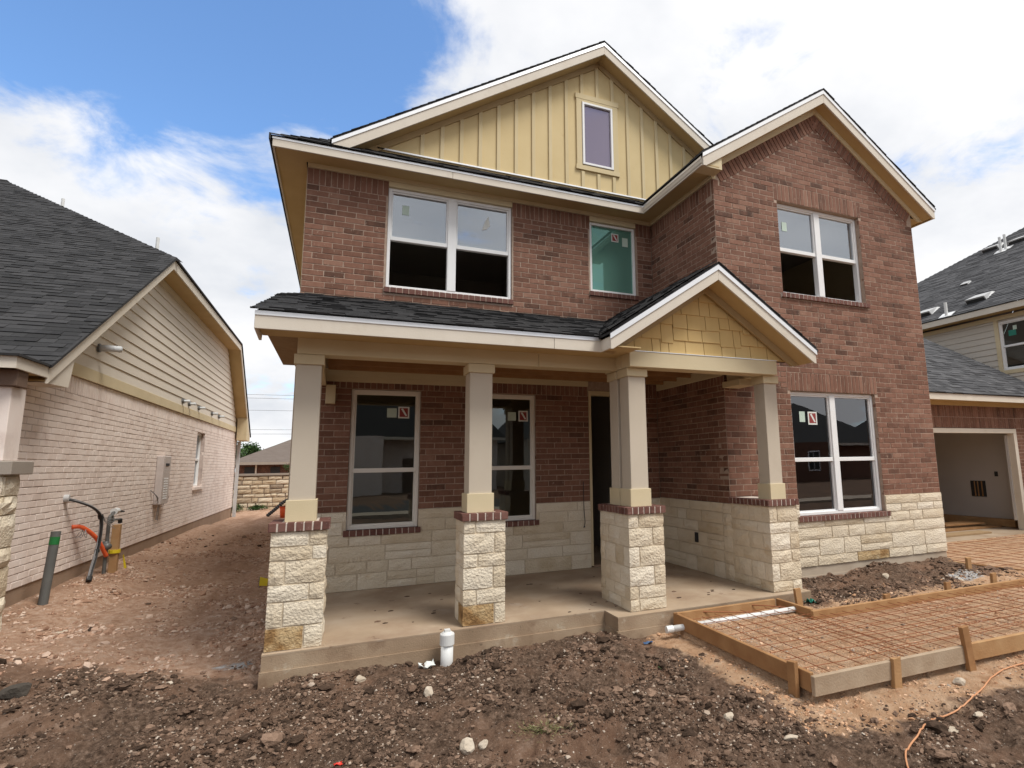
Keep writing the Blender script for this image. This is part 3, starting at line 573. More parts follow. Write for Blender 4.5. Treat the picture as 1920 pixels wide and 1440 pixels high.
for s in (-1, 1):
    nS = 33; x_e = X1 if s < 0 else X2
    for i in range(nS):
        q = (i+0.5)/nS; xo = x_e + (7.70-x_e)*q; zo = ztop(xo); hl = 0.255
        # centre sits half a brick below the edge, perpendicular to the slope
        cx_ = xo - s*(-1)*(-0.655/nrm)*hl/2*(-1); cx_ = xo - s*0.655/nrm*hl/2; cz_ = zo - hl/2/nrm
        sold.append((wl_r, piece('brick', 0.066, hl-JO, 0.09, min(9, max(0, int(random.gauss(5, 2))))), FR.mat(cx_, cz_, 0.0085+random.uniform(-.002, .002), -s*ang)))
# garage wing walls
FG = Fr((0, 0.02, 0), (1, 0, 0), (0, 0, 1), (0, -1, 0)); GD = (10.75, 15.48, -0.5, 2.25)
mb = MB(); core(mb, FG, X2+0.01, 16.35, -0.12, 2.95, [GD], -0.2, -0.003); wl_g = mb.build('garage_wall', 'mortar', H)
brick_field(bricks, wl_g, FG, -0.10, 2.25, full(X2+0.01, 16.35), [GD]); soldiers(sold, wl_g, FG, X2+0.01, 16.35, 2.25, 2.50); soldiers(sold, wl_g, FG, X2+0.01, 16.35, 2.50, 2.76)
mb = MB(); mb.box(10.75, 15.48, -0.005, 0.12, 2.14, 2.243); mb.box(15.36, 15.475, -0.008, 0.14, -0.12, 2.138); mb.box(10.755, 10.85, -0.008, 0.14, -0.12, 2.138); mb.build('garage_door_trim', 'fascia', H)
mb = MB(); mb.box(15.34, 15.37, 0.145, 0.20, 0.1, 2.10); mb.build('garage_door_track', 'drip_metal', H)
mb = MB(); mb.box(15.95, 16.15, 0.23, 6.5, -0.12, 2.75); mb.box(9.9, 16.15, 6.4, 6.6, -0.12, 2.75); mb.box(9.86, 9.95, 0.23, 6.4, -0.12, 2.75); mb.box(9.9, 16.15, 0.23, 6.5, 2.75, 2.85); mb.build('garage_lining', 'drywall', H)
mb = MB(); mb.box(15.93, 15.947, 1.13, 1.50, 0.58, 0.98); mb.build('garage_panel_opening', 'slot_dark', H)
mb = MB()
for yy in (1.2, 1.3, 1.38): mb.box(15.915, 15.929, yy, yy+0.025, 0.59, 0.97)
mb.build('garage_stud', 'lumber', H)
mb = MB(); mb.box(15.93, 15.947, 0.80, 0.875, 1.10, 1.22); mb.build('garage_switch_box', 'slot_dark', H)
# hidden outer shell and rooms
mb = MB(); mb.box(-0.02, 0.0, 0.21, 11, -0.4, 5.9); mb.box(-0.02, 9.86, 11.0, 11.2, -0.4, 5.9); mb.box(X2-0.2, X2-0.005, RB+0.21, 11, -0.4, 5.9); mb.build('side_wall', 'cream_trim', H)
mb = MB(); mb.box(0.0, X2-0.21, 0.21, 11, 2.95, 3.2); mb.box(X1+0.2, X2-0.21, RB+0.21, 0.20, 2.95, 3.2); mb.box(0.0, X2-0.21, 0.21, 11, 5.82, 5.88); mb.box(X1+0.2, X2-0.21, RB+0.21, 0.21, 5.82, 5.88)
mb.box(0.0, 4.1, 4.2, 4.3, 0, 2.95); mb.box(4.05, 4.15, 0.21, 4.2, 0, 2.95); mb.box(5.3, 5.4, 0.21, 6, 0, 2.95); mb.box(4.15, 5.3, 5.0, 5.1, 0, 2.95)
mb.box(X1+0.2, 9.6, 3.2, 3.3, 0, 2.95); mb.box(0.0, 4.0, 4.2, 4.3, 3.2, 5.82); mb.box(3.95, 4.05, 0.21, 4.2, 3.2, 5.82); mb.box(X1+0.2, 9.6, 3.2, 3.3, 3.2, 5.82); mb.box(5.38, 5.5, 0.21, 6, 3.2, 5.82)
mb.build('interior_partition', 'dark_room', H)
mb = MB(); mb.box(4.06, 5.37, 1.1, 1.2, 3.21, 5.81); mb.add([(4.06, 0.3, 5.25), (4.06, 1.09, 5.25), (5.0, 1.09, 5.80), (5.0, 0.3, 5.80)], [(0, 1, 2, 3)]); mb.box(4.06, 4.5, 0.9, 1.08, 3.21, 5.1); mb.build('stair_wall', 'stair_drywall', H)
mb = MB(); mb.box(0.22, X2-0.22, 0.25, 10.9, -0.02, 0.0); mb.box(X1+0.22, X2-0.22, RB+0.25, 0.24, -0.02, 0.0); mb.build('interior_floor', 'concrete', H)
mb = MB(); mb.box(2.35, 2.75, 1.5, 1.66, 5.805, 5.818); mb.build('ceiling_register', 'slot_dark', H)
mb = MB(); mb.box(1.45, 1.75, 1.35, 1.43, 5.80, 5.818); mb.build('ceiling_light_box', 'slot_dark', H)

# windows
def sticker(win, F, u, v, n, s=0.165):
    mb = MB(); mb.fbox(F, u, u+s*0.92, v, v+s, n, n+0.0012); a = mb.build('sticker', 'paper', win)
    mb = MB(); mb.fbox(F, u+s*0.12, u+s*0.80, v+s*0.12, v+s*0.88, n+0.0013, n+0.002); mb.build('sticker_print', 'red_print', win)
    mb = MB(); mb.fprism(F, [(u+s*0.22, v+s*0.80), (u+s*0.62, v+s*0.18), (u+s*0.74, v+s*0.24), (u+s*0.38, v+s*0.86)], n+0.0021, n+0.0028); mb.build('sticker_stripe', 'paper', win)
def note(win, F, u, v, n, a=0.13, b=0.13, mat='paper_green'):
    mb = MB(); mb.fbox(F, u, u+a, v, v+b, n, n+0.0012); mb.build('paper_note', mat, win)
def window(par, F, u0, u1, v0, v1, cols=1, rail=None, opened=False, gl='glass', rec=0.06, fw=0.045, fm='white_vinyl', mw=0.10):
    mb = MB(); n1, n0 = -rec, -rec-0.09
    mb.fbox(F, u0, u0+fw, v0, v1, n0, n1); mb.fbox(F, u1-fw, u1, v0, v1, n0, n1); mb.fbox(F, u0+fw, u1-fw, v1-fw, v1, n0, n1-0.002); mb.fbox(F, u0+fw, u1-fw, v0, v0+fw, n0, n1-0.002)
    win = mb.build('window', fm, par, bevel=0.004)
    xs = [u0+fw] + ([(u0+u1)/2] if cols == 2 else []) + [u1-fw]
    if cols == 2:
        c = (u0+u1)/2; mb = MB(); mb.fbox(F, c-mw/2, c+mw/2, v0+fw, v1-fw, n0, n1+0.004); mb.build('mullion', fm, win, bevel=0.004)
    for i in range(cols):
        a = xs[i] + (mw/2 if i > 0 else 0); b = xs[i+1] - (mw/2 if i < cols-1 else 0)
        if rail is None:
            mb = MB(); mb.add([F.p(a, v0+fw, n1-0.04), F.p(b, v0+fw, n1-0.04), F.p(b, v1-fw, n1-0.04), F.p(a, v1-fw, n1-0.04)], [(0, 1, 2, 3)]); mb.build('pane', gl, win); continue
        mb = MB(); mb.fbox(F, a, b, rail-0.03, rail+0.03, n0+0.01, n1-0.012); mb.build('meeting_rail', fm, win, bevel=0.004)
        g = 0.022; mb = MB()   # upper sash
        mb.fbox(F, a, a+g, rail+0.031, v1-fw, n0+0.02, n1-0.02); mb.fbox(F, b-g, b, rail+0.031, v1-fw, n0+0.02, n1-0.02); mb.fbox(F, a+g, b-g, v1-fw-g, v1-fw, n0+0.02, n1-0.021); mb.build('upper_sash', fm, win)
        mb = MB(); mb.add([F.p(a+g, rail+0.03, n1-0.045), F.p(b-g, rail+0.03, n1-0.045), F.p(b-g, v1-fw-g, n1-0.045), F.p(a+g, v1-fw-g, n1-0.045)], [(0, 1, 2, 3)]); mb.build('pane', gl, win)
        if opened:
            mb = MB(); mb.add([F.p(a+g, rail+0.08, n1-0.075), F.p(b-g, rail+0.08, n1-0.075), F.p(b-g, v1-fw-0.05, n1-0.075), F.p(a+g, v1-fw-0.05, n1-0.075)], [(0, 1, 2, 3)]); mb.build('raised_pane', gl, win)
            mb = MB(); mb.fbox(F, a, b, rail+0.032, rail+0.075, n0+0.002, n0+0.018); mb.build('lower_sash', fm, win)
        else:
            mb = MB(); mb.fbox(F, a, a+g, v0+fw, rail-0.031, n0+0.005, n1-0.03); mb.fbox(F, b-g, b, v0+fw, rail-0.031, n0+0.005, n1-0.03); mb.fbox(F, a+g, b-g, v0+fw, v0+fw+g, n0+0.005, n1-0.031); mb.build('lower_sash', fm, win)
            mb = MB(); mb.add([F.p(a+g, v0+fw+g, n1-0.055), F.p(b-g, v0+fw+g, n1-0.055), F.p(b-g, rail-0.03, n1-0.055), F.p(a+g, rail-0.03, n1-0.055)], [(0, 1, 2, 3)]); mb.build('pane', gl, win)
    return win
def sill(par, F, u0, u1, v0, v1, n1=0.045):
    mb = MB(); mb.fbox(F, u0+0.004, u1-0.004, v0+0.004, v1-0.004, -0.10, n1-0.006); s = mb.build('sill', 'cap_mortar' if F is not FM or v0 < 2 else 'mortar', par)
    n = round((u1-u0)/0.086); w_ = (u1-u0)/n
    for i in range(n): caps.append((s, piece('brick', round((w_-0.012)/0.002)*0.002, v1-v0-0.002, 0.12, random.randrange(1, 10)), F.mat(u0+(i+0.5)*w_, (v0+v1)/2, n1)))
w_a = window(H, FM, *W1, 1, 1.555, gl='shade_glass', rec=0.035, fm='almond_vinyl'); sticker(w_a, FM, 1.325, 2.28, -0.076); note(w_a, FM, 1.175, 2.29, -0.076)
w_b = window(H, FM, *W2, 1, 1.555, gl='shade_glass', rec=0.035, fm='almond_vinyl'); sticker(w_b, FM, 3.10, 2.26, -0.076); note(w_b, FM, 2.93, 2.27, -0.076)
w_c = window(H, FM, 1.088, 2.965, 4.165, 5.705, 2, 4.93, True, 'sky_glass', 0.03, mw=0.13); note(w_c, FM, 1.29, 5.33, -0.071, 0.10, 0.15)
mb = MB(); mb.fprism(FM, [(2.50, 5.27), (2.545, 5.42), (2.60, 5.52), (2.625, 5.36), (2.575, 5.30)], -0.07, -0.068); mb.build('torn_label', 'paper', w_c)
w_d = window(H, FM, 4.34, 5.217, 4.46, 5.70, 1, None, False, 'teal_glass', 0.03); sticker(w_d, FM, 4.78, 5.42, -0.066, 0.15); note(w_d, FM, 4.99, 5.36, -0.066, 0.11, 0.16)
w_e = window(H, FR, *RU, 2, 4.90, True, 'sky_glass', 0.075, mw=0.12); note(w_e, FR, 6.93, 5.23, -0.115, 0.10, 0.15)
w_f = window(H, FR, *RL, 2, 1.60, False, 'glass', 0.055, mw=0.115); sticker(w_f, FR, 7.155, 2.13, -0.096, 0.20); note(w_f, FR, 6.985, 2.17, -0.096, 0.11, 0.16)
sill(w_a, FM, 0.665, 1.665, 0.695, 0.772); sill(w_b, FM, 2.395, 3.395, 0.695, 0.772); sill(w_c, FM, 1.06, 2.99, 4.085, 4.163, 0.03); sill(w_d, FM, 4.31, 5.245, 4.382, 4.458, 0.03); sill(w_e, FR, 6.70, 8.585, 4.075, 4.151, 0.035); sill(w_f, FR, 6.70, 8.585, 0.705, 0.781, 0.05)
mb = MB(); mb.box(4.257, 4.30, 0.0, 0.14, 0.02, 2.70); mb.box(5.155, 5.2, 0.0, 0.14, 0.02, 2.70); mb.box(4.257, 5.2, -0.004, 0.14, 2.70, 2.768); df = mb.build('door_frame', 'cream_trim', H)
mb = MB(); mb.box(4.30, 5.15, 0.0, 0.12, 0.0, 0.03); mb.build('threshold', 'footing', df)
mb = MB(); mb.box(0.0, 0.0, 0, 0, 0, 0) if False else None
mb = MB(); mb.tube(spline([(4.12, -0.05, 1.32), (4.118, -0.06, 1.05), (4.125, -0.055, 0.85), (4.13, -0.07, 0.70), (4.115, -0.06, 0.62), (4.135, -0.06, 0.64)], 6), 0.006, 6); mb.build('doorbell_wire', 'black_rubber', H)
mb = MB(); mb.fbox(FT, 1.02, 1.10, 0.42, 0.56, 0.035, 0.045); mb.build('outlet_box', 'slot_dark', H)

# friezes, fascias, soffits
mb = MB(); mb.box(0.0, X1, -0.028, 0.1, 5.79, 5.90); mb.box(1.085, 2.97, -0.018, 0.1, 5.706, 5.789); mb.box(4.336, 5.221, -0.018, 0.1, 5.701, 5.789); mb.box(X1-0.03, X1+0.05, RB-0.002, -0.03, 5.79, 5.90); mb.build('frieze_board', 'cream_trim', H, bevel=0.003)
mb = MB(); mb.box(-0.41, 1.95, -0.36, -0.335, 5.825, 5.95); mb.box(1.954, 5.215, -0.3605, -0.3355, 5.824, 5.949); mb.box(5.19, 5.2145, -2.055, -0.3605, 5.825, 5.95); mb.box(-0.41, -0.388, -0.334, 11.4, 5.825, 5.95); mb.build('eave_fascia', 'fascia', H, bevel=0.003)
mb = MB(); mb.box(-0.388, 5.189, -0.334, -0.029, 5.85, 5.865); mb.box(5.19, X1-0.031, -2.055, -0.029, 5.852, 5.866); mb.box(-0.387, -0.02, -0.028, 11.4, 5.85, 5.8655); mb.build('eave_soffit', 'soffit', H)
mb = MB(); mb.box(-0.415, 5.2, -0.366, -0.3605, 5.93, 5.962); mb.box(5.183, 5.1895, -2.06, -0.3665, 5.93, 5.962); mb.build('drip_edge', 'drip_metal', H)
def gable(xc, hl, hr, zpk, sl, yf, yw, yb, nm, fh=0.185, level=None, thick=0.026, trim=True, deck_ext=0.03, lowcut=None):
    """rake fascias, sloped soffit, drip edge and roof deck of a front gable; zpk = top of fascia at the ridge"""
    P = []
    for s, h in ((-1, hl), (1, hr)):
        xe = xc+s*h; ze = zpk-sl*h
        zl = level if level is not None else ze-fh
        xb = xe - s*max(0.0, (zl-(ze-fh))/sl)*1.0
        poly = [(xe, ze), (xc, zpk), (xc, zpk-fh), (xb, zl), (xe, zl)]
        mb = MB(); mb.prism([(x, yf, z) for x, z in poly], (0, thick, 0)); mb.build('rake_fascia', 'fascia', H, bevel=0.003)
        mb = MB(); mb.prism([(xe+s*0.008, yf-0.012, ze-0.028), (xc, yf-0.012, zpk-0.028), (xc, yf-0.012, zpk+0.035), (xe+s*0.008, yf-0.012, ze+0.035)], (0, 0.0115, 0)); mb.build('drip_edge', 'drip_metal', H)
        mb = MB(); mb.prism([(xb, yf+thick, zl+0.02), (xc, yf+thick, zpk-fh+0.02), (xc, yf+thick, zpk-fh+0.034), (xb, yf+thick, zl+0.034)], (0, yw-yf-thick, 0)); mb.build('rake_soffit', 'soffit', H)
        mb = MB(); mb.prism([(xe+s*deck_ext, yf-0.014, ze+0.036-sl*deck_ext), (xc, yf-0.014, zpk+0.036), (xc, yf-0.014, zpk+0.066), (xe+s*deck_ext, yf-0.014, ze+0.062-sl*deck_ext)], (0, yb-yf, 0)); P.append(mb.build(nm, 'shingle', H))
        n = int(h*math.hypot(1, sl)/0.135); mb = MB()     # butt ends of the courses along the rake
        for i in range(n):
            a = i/n; b = (i+1.25)/n; x0, x1_ = xe+(xc-xe)*a, xe+(xc-xe)*min(b, 1); z0, z1 = ze+(zpk-ze)*a, ze+(zpk-ze)*min(b, 1); j = random.uniform(-0.008, 0.004)
            mb.prism([(x0, yf-0.019+j, z0+0.063), (x1_, yf-0.019+j, z1+0.063), (x1_, yf-0.019+j, z1+0.068), (x0, yf-0.019+j, z0+0.078)], (0, 0.35, 0))
        o = mb.build('rake_shingles', 'shingle', H); o['kind'] = 'stuff'
        if trim:
            xt = xc+s*(zpk-fh-0.085-zl)/sl; mb = MB(); mb.prism([(xt, yw-0.03, zl+0.001), (xc, yw-0.03, zpk-fh-0.085), (xc, yw-0.03, zpk-fh+0.018), (xb, yw-0.03, zl+0.018)], (0, 0.029, 0)); mb.build('rake_trim', 'rake_trim' if yw > -1 or yw < -2 else 'cream_trim', H)
    return P
# main roof (hip) with its front slope
mb = MB(); e0 = (-0.43, -0.385, 5.965); SLP = 0.665
A, B, C_, D_ = (-0.43, -0.385, 5.965), (10.2, -0.385, 5.965), (10.2, 11.4, 5.965), (-0.43, 11.4, 5.965); R1, R2 = (5.31, 5.36, 9.79), (4.9, 5.5, 9.79)
mb.add([A, B, C_, D_, (4.885, 5.51, 9.5)], [(0, 1, 4), (1, 2, 4), (2, 3, 4), (3, 0, 4)]); roof = mb.build('main_roof', 'shingle', H)
k_ = math.hypot(1, SLP); FE = Fr((0, -0.385, 5.968), (1, 0, 0), (0, 1/k_, SLP/k_), (0, -SLP/k_, 1/k_))
shingles(shin, roof, FE, 1.1, lambda v: [(-0.45+v/k_, 5.22+v/k_)])
FEl = Fr((-0.43, 0, 5.968), (0, -1, 0), (1/k_, 0, SLP/k_), (-SLP/k_, 0, 1/k_)); mb = MB()
mb.box(-0.452, -0.432, -0.40, 11.4, 5.90, 5.985); mb.build('roof_edge', 'shingle', roof)
gable(4.565, 4.26, 2.6, 8.905, 0.662, -0.28, 0.0, 4.3, 'front_gable_roof')
gable(7.70, 2.49, 2.49, 7.632, 0.665, -2.08, RB, 2.4, 'right_gable_roof', level=5.825)
mb = MB(); mb.prism([(5.216, -2.052, 5.828), (5.56, -2.052, 5.828), (5.56, -2.052, 6.03), (5.25, -2.052, 5.845)], (0, 2.05+RB+0.006, 0)); mb.build('eave_return', 'cream_trim', H)
mb = MB(); mb.box(9.86, 10.165, RB, 8, 5.86, 5.872); mb.box(10.166, 10.19, -2.05, 8, 5.83, 5.96); mb.build('right_eave', 'soffit', H)
# yellow board and batten gable
ins = lambda x: 8.905-0.185-0.662*abs(x-4.565)
mb = MB(); mb.fprism(FM, [(0.78, 6.20), (7.6, 6.20), (7.6, 6.70), (4.565, 8.71)], -0.06, 0.0); bb = mb.build('gable_siding', 'yellow_siding', H)
for i in range(18):
    x = 1.545+0.2982*i
    segs = [(6.29, min(ins(x-0.03), ins(x+0.03)))]
    if 4.1 < x < 4.95: segs = [(6.29, 6.60), (8.035, min(ins(x-0.03), ins(x+0.03)))]
    for a, b in segs:
        if b-a > 0.05: mb = MB(); mb.fbox(FM, x-0.03, x+0.03, a, b-0.02, 0.001, 0.024); mb.build('batten', 'batten', bb, bevel=0.002)
mb = MB(); mb.fbox(FM, 0.9, 6.0, 6.262, 6.284, 0.001, 0.03); mb.build('flashing', 'drip_metal', bb)
window(bb, Fr((0, -0.085, 0), (1, 0, 0), (0, 0, 1), (0, -1, 0)), 4.222, 4.812, 6.705, 7.88, 1, None, False, 'mauve_glass', 0.04, 0.04)
mb = MB(); mb.fbox(FM, 4.23, 4.80, 6.71, 7.87, 0.001, 0.003); mb.build('attic_dark_sheet', 'slot_dark', bb)  # dark sheet over the siding, stands in for the unlit attic behind the pane
mb = MB(); mb.fbox(FM, 4.10, 4.94, 7.935, 8.03, 0.001, 0.034); mb.fbox(FM, 4.10, 4.935, 6.605, 6.69, 0.001, 0.034); mb.fbox(FM, 4.115, 4.215, 6.69, 7.935, 0.001, 0.03); mb.fbox(FM, 4.82, 4.92, 6.69, 7.935, 0.001, 0.03); mb.fbox(FM, 4.215, 4.82, 7.885, 7.935, 0.001, 0.03); mb.build('window_trim', 'batten', bb, bevel=0.002)

# porch: piers, columns, beams
def pier(x0, x1, yf, yb, wide_left=True, rusty=()):
    mb = MB(); mb.box(x0+0.014, x1-0.014, yf+0.014, yb, 0.0, 1.03); p = mb.build('pier', 'stone_mortar', H)
    F = Fr((0, yf, 0), (1, 0, 0), (0, 0, 1), (0, -1, 0)); Fl = Fr((x0, 0, 0), (0, -1, 0), (0, 0, 1), (-1, 0, 0)); Fr_ = Fr((x1, 0, 0), (0, 1, 0), (0, 0, 1), (1, 0, 0))
    hs = [0.205, 0.15, 0.215, 0.125, 0.20, 0.135]; random.shuffle(hs); v = 0.0
    for i, hgt in enumerate(hs):
        wd = x1-x0; fl = (i % 2 == 0) ^ (random.random() < 0.2); c = x0+wd*(random.uniform(0.66, 0.76) if fl else random.uniform(0.24, 0.34)); mt = 'limestone'; mw1, mw2 = ('rusty_limestone', mt) if i in rusty and fl else ((mt, 'rusty_limestone') if i in rusty else (mt, mt))
        dl, dr = (0.14, 0.24) if i % 2 else (0.24, 0.14)
        stone(p, F, x0, c, v, v+hgt, -min(dl, yb-yf), 0.0, mw1, 0.009, nn=2); stone(p, F, c, x1, v, v+hgt, -min(dr, yb-yf), 0.0, mw2, 0.009, nn=2)
        y_ = yf+dl
        while y_ < yb-0.06:
            l = random.uniform(0.2, 0.34); l = yb-y_ if yb-y_-l < 0.12 else l
            stone(p, Fl, -(y_+l), -y_, v, v+hgt, -0.06, 0.0, mt, 0.012); y_ += l
        y_ = yf+dr
        while y_ < yb-0.06:
            l = random.uniform(0.2, 0.34); l = yb-y_ if yb-y_-l < 0.12 else l
            stone(p, Fr_, y_, y_+l, v, v+hgt, -0.06, 0.0, mt, 0.012); y_ += l
        v += hgt
    o = 0.018; mb = MB(); mb.box(x0-o+0.006, x1+o-0.006, yf-o+0.006, yb, 1.031, 1.106); c = mb.build('pier_cap', 'cap_mortar', p)
    def row(Fm, u0, u1, n):
        k = max(2, round((u1-u0)/0.076)); w_ = (u1-u0)/k
        for i in range(k): caps.append((c, piece('brick', round((w_-0.013)/0.002)*0.002, 0.076, 0.10, random.randrange(1, 10)), Fm.mat(u0+(i+0.5)*w_, 1.0705, n)))
    row(F, x0-o, x1+o, o); row(Fl, -yb, -(yf-o), o); row(Fr_, yf-o, yb, o)
    return p
pier(0.033, 0.509, -2.366, -1.90, rusty=(0,)); pier(1.776, 2.226, -2.366, -1.92, rusty=(0,)); pier(3.536, 3.997, -2.637, -1.88); pier(5.512, 5.979, -2.636, RB-0.02)
def column(x0, x1, y0, y1):
    mb = MB(); mb.box(x0, x1, y0, y1, 1.30, 2.615); c = mb.build('column', 'column_paint', H, bevel=0.004)
    for nm, a, b, o in (('column_base', 1.107, 1.305, 0.02), ('column_capital', 2.60, 2.697, 0.022)):
        mb = MB(); mb.box(x0-o, x1+o, y0-o, y0-0.0005, a, b); mb.box(x0-o, x1+o, y1+0.0005, y1+o, a, b); mb.box(x0-o, x0-0.0005, y0, y1, a, b); mb.box(x1+0.0005, x1+o, y0, y1, a, b)
        mb.box(x0, x1, y0, y1, a+0.001, min(b, 1.2995)) if nm == 'column_base' else mb.box(x0, x1, y0, y1, 2.6155, b-0.001)
        mb.build(nm, 'cream_trim', c, bevel=0.003)
column(0.158, 0.383, -2.27, -2.045); column(1.845, 2.092, -2.27, -2.03); column(3.632, 3.858, -2.55, -2.33); column(3.632, 3.855, -2.27, -2.05); column(5.636, 5.842, -2.55, -2.35)
mb = MB(); mb.box(0.16, 2.62, -2.30, -2.10, 2.70, 2.868); mb.box(2.623, 3.607, -2.301, -2.10, 2.70, 2.867); mb.box(0.16, 0.38, -2.099, 0.0, 2.70, 2.866); mb.build('porch_beam', 'cream_trim', H, bevel=0.004)
mb = MB(); mb.box(3.606, 5.784, -2.65, -2.44, 2.70, 2.882); mb.box(3.6, 3.82, -2.439, -2.0, 2.701, 2.88); mb.box(5.58, 5.78, -2.439, RB-0.01, 2.701, 2.88); mb.build('gable_beam', 'cream_trim', H, bevel=0.004)
mb = MB(); mb.fbox(FM, 0.36, 4.24, 2.83, 2.94, 0.008, 0.035); mb.fbox(FM, 0.36, 2.35, 2.76, 2.829, 0.008, 0.03); mb.fbox(FM, 0.38, 0.50, 2.45, 2.70, 0.008, 0.12); mb.fbox(FT, 0.05, 1.84, 2.80, 2.94, 0.008, 0.035); mb.build('porch_frieze', 'cream_trim', H, bevel=0.003)
mb = MB(); mb.fbox(FR, 5.50, 5.78, 2.62, 2.70, 0.012, 0.38); mb.build('beam_block', 'cream_trim', H)
mb = MB(); mb.box(-0.15, 5.53, -2.3, -0.01, 2.955, 2.965); mb.build('porch_ceiling', 'osb', H)
for y_ in (-1.9, -1.5, -1.1, -0.7, -0.3): mb = MB(); mb.box(0.4, 5.5, y_, y_+0.04, 2.88, 2.954); mb.build('ceiling_joist', 'lumber', H)
# porch roof
PS = 0.3495; mb = MB(); mb.box(-0.165, 2.66, -2.70, -2.675, 2.832, 2.985); mb.box(2.6635, 3.225, -2.7008, -2.675, 2.831, 2.984); mb.build('porch_fascia', 'fascia', H, bevel=0.003)
mb = MB(); mb.box(-0.166, 3.2, -2.707, -2.7005, 2.955, 2.995); mb.build('porch_drip_edge', 'drip_metal', H)
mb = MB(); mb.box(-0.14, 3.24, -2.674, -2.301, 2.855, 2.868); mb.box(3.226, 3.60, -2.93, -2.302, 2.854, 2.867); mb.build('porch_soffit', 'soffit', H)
mb = MB(); mb.prism([(-0.165, -2.674, 2.832), (-0.165, -2.33, 2.80), (-0.165, -2.30, 2.87), (-0.165, -0.4, 3.72), (-0.165, -0.4, 3.80), (-0.165, -2.674, 2.985)], (0.022, 0, 0)); mb.build('porch_rake_board', 'fascia', H)
mb = MB(); mb.prism([(-0.155, -2.66, 2.99), (-0.155, -0.42, 3.745), (0.0, -0.02, 3.88), (4.55, -0.02, 3.88), (3.2, -2.66, 2.99)], (0, 0, 0.02)); proof = mb.build('porch_roof', 'shingle', H)
kp = math.hypot(1, PS); FP = Fr((0, -2.725, 2.998), (1, 0, 0), (0, 1/kp, PS/kp), (0, -PS/kp, 1/kp))
xv = lambda y: 3.22+(0.045+PS*(y+2.725))/0.66
def segP(v):
    y_ = -2.725+v/kp; l = -0.195+random.uniform(-0.012, 0.008) if y_ < -0.42 else -0.19+0.19*min(1, (y_+0.42)/0.4); return [(l, xv(y_)+0.03)]
shingles(shin, proof, FP, 2.70*kp, segP)
pg = gable(4.695, 1.475, 1.475, 3.925, 0.655, -2.95, -2.65, -0.02, 'porch_gable_roof', fh=0.155, level=2.822, trim=True)
kg = math.hypot(1, 0.655); FGl = Fr((3.22-0.03, 0, 2.958+0.045), (0, -1, 0), (1/kg, 0, 0.655/kg), (-0.655/kg, 0, 1/kg))
def segG(v):
    x_ = 3.19+v/kg; zq = 3.003+v*0.655/kg; yv = -2.725+(zq-3.0)/PS
    return [(-min(yv, -0.02), 2.985+random.uniform(-0.01, 0.012))]
shingles(shin, pg[0], FGl, 1.50*kg, segG, off=0.02)
mb = MB(); mb.box(3.22, 3.245, -2.923, -2.7005, 2.832, 2.962); mb.build('porch_gable_return', 'fascia', H)
# shakes in the porch gable
FS = Fr((0, -2.60, 0), (1, 0, 0), (0, 0, 1), (0, -1, 0)); mb = MB(); mb.fprism(FS, [(3.40, 2.883), (5.99, 2.883), (5.99, 2.9), (4.695, 3.74), (3.40, 2.9)], -0.05, 0.0); sh = mb.build('gable_shakes', 'brown_trim', H)
for r_, (zb, zt) in enumerate(((2.892, 3.085), (3.06, 3.275), (3.25, 3.46), (3.43, 3.64), (3.61, 3.80))):
    u = 3.42 - 0.07*r_
    while u < 5.98:
        l = random.choice((0.115, 0.155, 0.17, 0.21, 0.24, 0.27)); drop = (random.choice((0.0, 0.035, 0.0, 0.04)) if r_ else 0.0)
        poly = [(u+0.004, zb-drop+0.0), (u+l-0.004, zb-drop+0.0), (u+l-0.004, zt), (u+0.004, zt)]
        lim = 3.925-0.155-0.045
        poly = clip_poly(clip_poly(poly, 0.655, 1, lim+0.655*4.695), -0.655, 1, lim-0.655*4.695)
        if len(poly) >= 3:
            c = [np.array(q) for q in poly]; bt, tp = 0.024, 0.008
            vs = [FS.p(q[0], q[1], 0.001) for q in c] + [FS.p(q[0], q[1], tp+(bt-tp)*(zt-q[1])/(zt-zb+drop)) for q in c]; n = len(c)
            mb = MB(); mb.add(vs, [tuple(range(n-1, -1, -1)), tuple(range(n, 2*n))]+[(i, (i+1) % n, n+(i+1) % n, n+i) for i in range(n)]); mb.build('shake', 'shake', sh)
        u += l
mb = MB(); mb.fbox(FS, 3.6, 5.79, 2.8825, 2.891, 0.001, 0.056); mb.build('shake_flashing', 'drip_metal', sh)
# garage roof
mb = MB(); mb.box(X2+0.005, 16.75, -0.38, -0.355, 2.825, 2.965); mb.build('garage_fascia', 'fascia', H, bevel=0.003)
mb = MB(); mb.box(X2+0.005, 16.72, -0.354, 0.0, 2.85, 2.862); mb.box(X2+0.005, 16.35, -0.012, 0.02, 2.762, 2.849); mb.build('garage_soffit', 'soffit', H)
mb = MB(); mb.prism([(X2, -0.40, 2.965), (X2, 3.6, 5.63), (X2, 7.6, 2.965)], (16.78-X2, 0, 0)); groof = mb.build('garage_roof', 'grey_shingle', H)
FGr = Fr((0, -0.405, 2.972), (1, 0, 0), (0, 1/k_, SLP/k_), (0, -SLP/k_, 1/k_)); gsh = []
shingles(gsh, groof, FGr, 4.0*k_, lambda v: [(10.8+v*0.35, 16.79)], exp=0.145, wmin=0.18, wmax=0.40)
emit(bricks, 'brick', 'brick'); emit(sold, 'brick', 'soldier_brick'); emit(caps, 'cap_brick', 'rowlock_brick', 400); emit(shin, 'shingle', 'shingle'); emit(gsh, 'grey_shingle', 'roof_shingle')

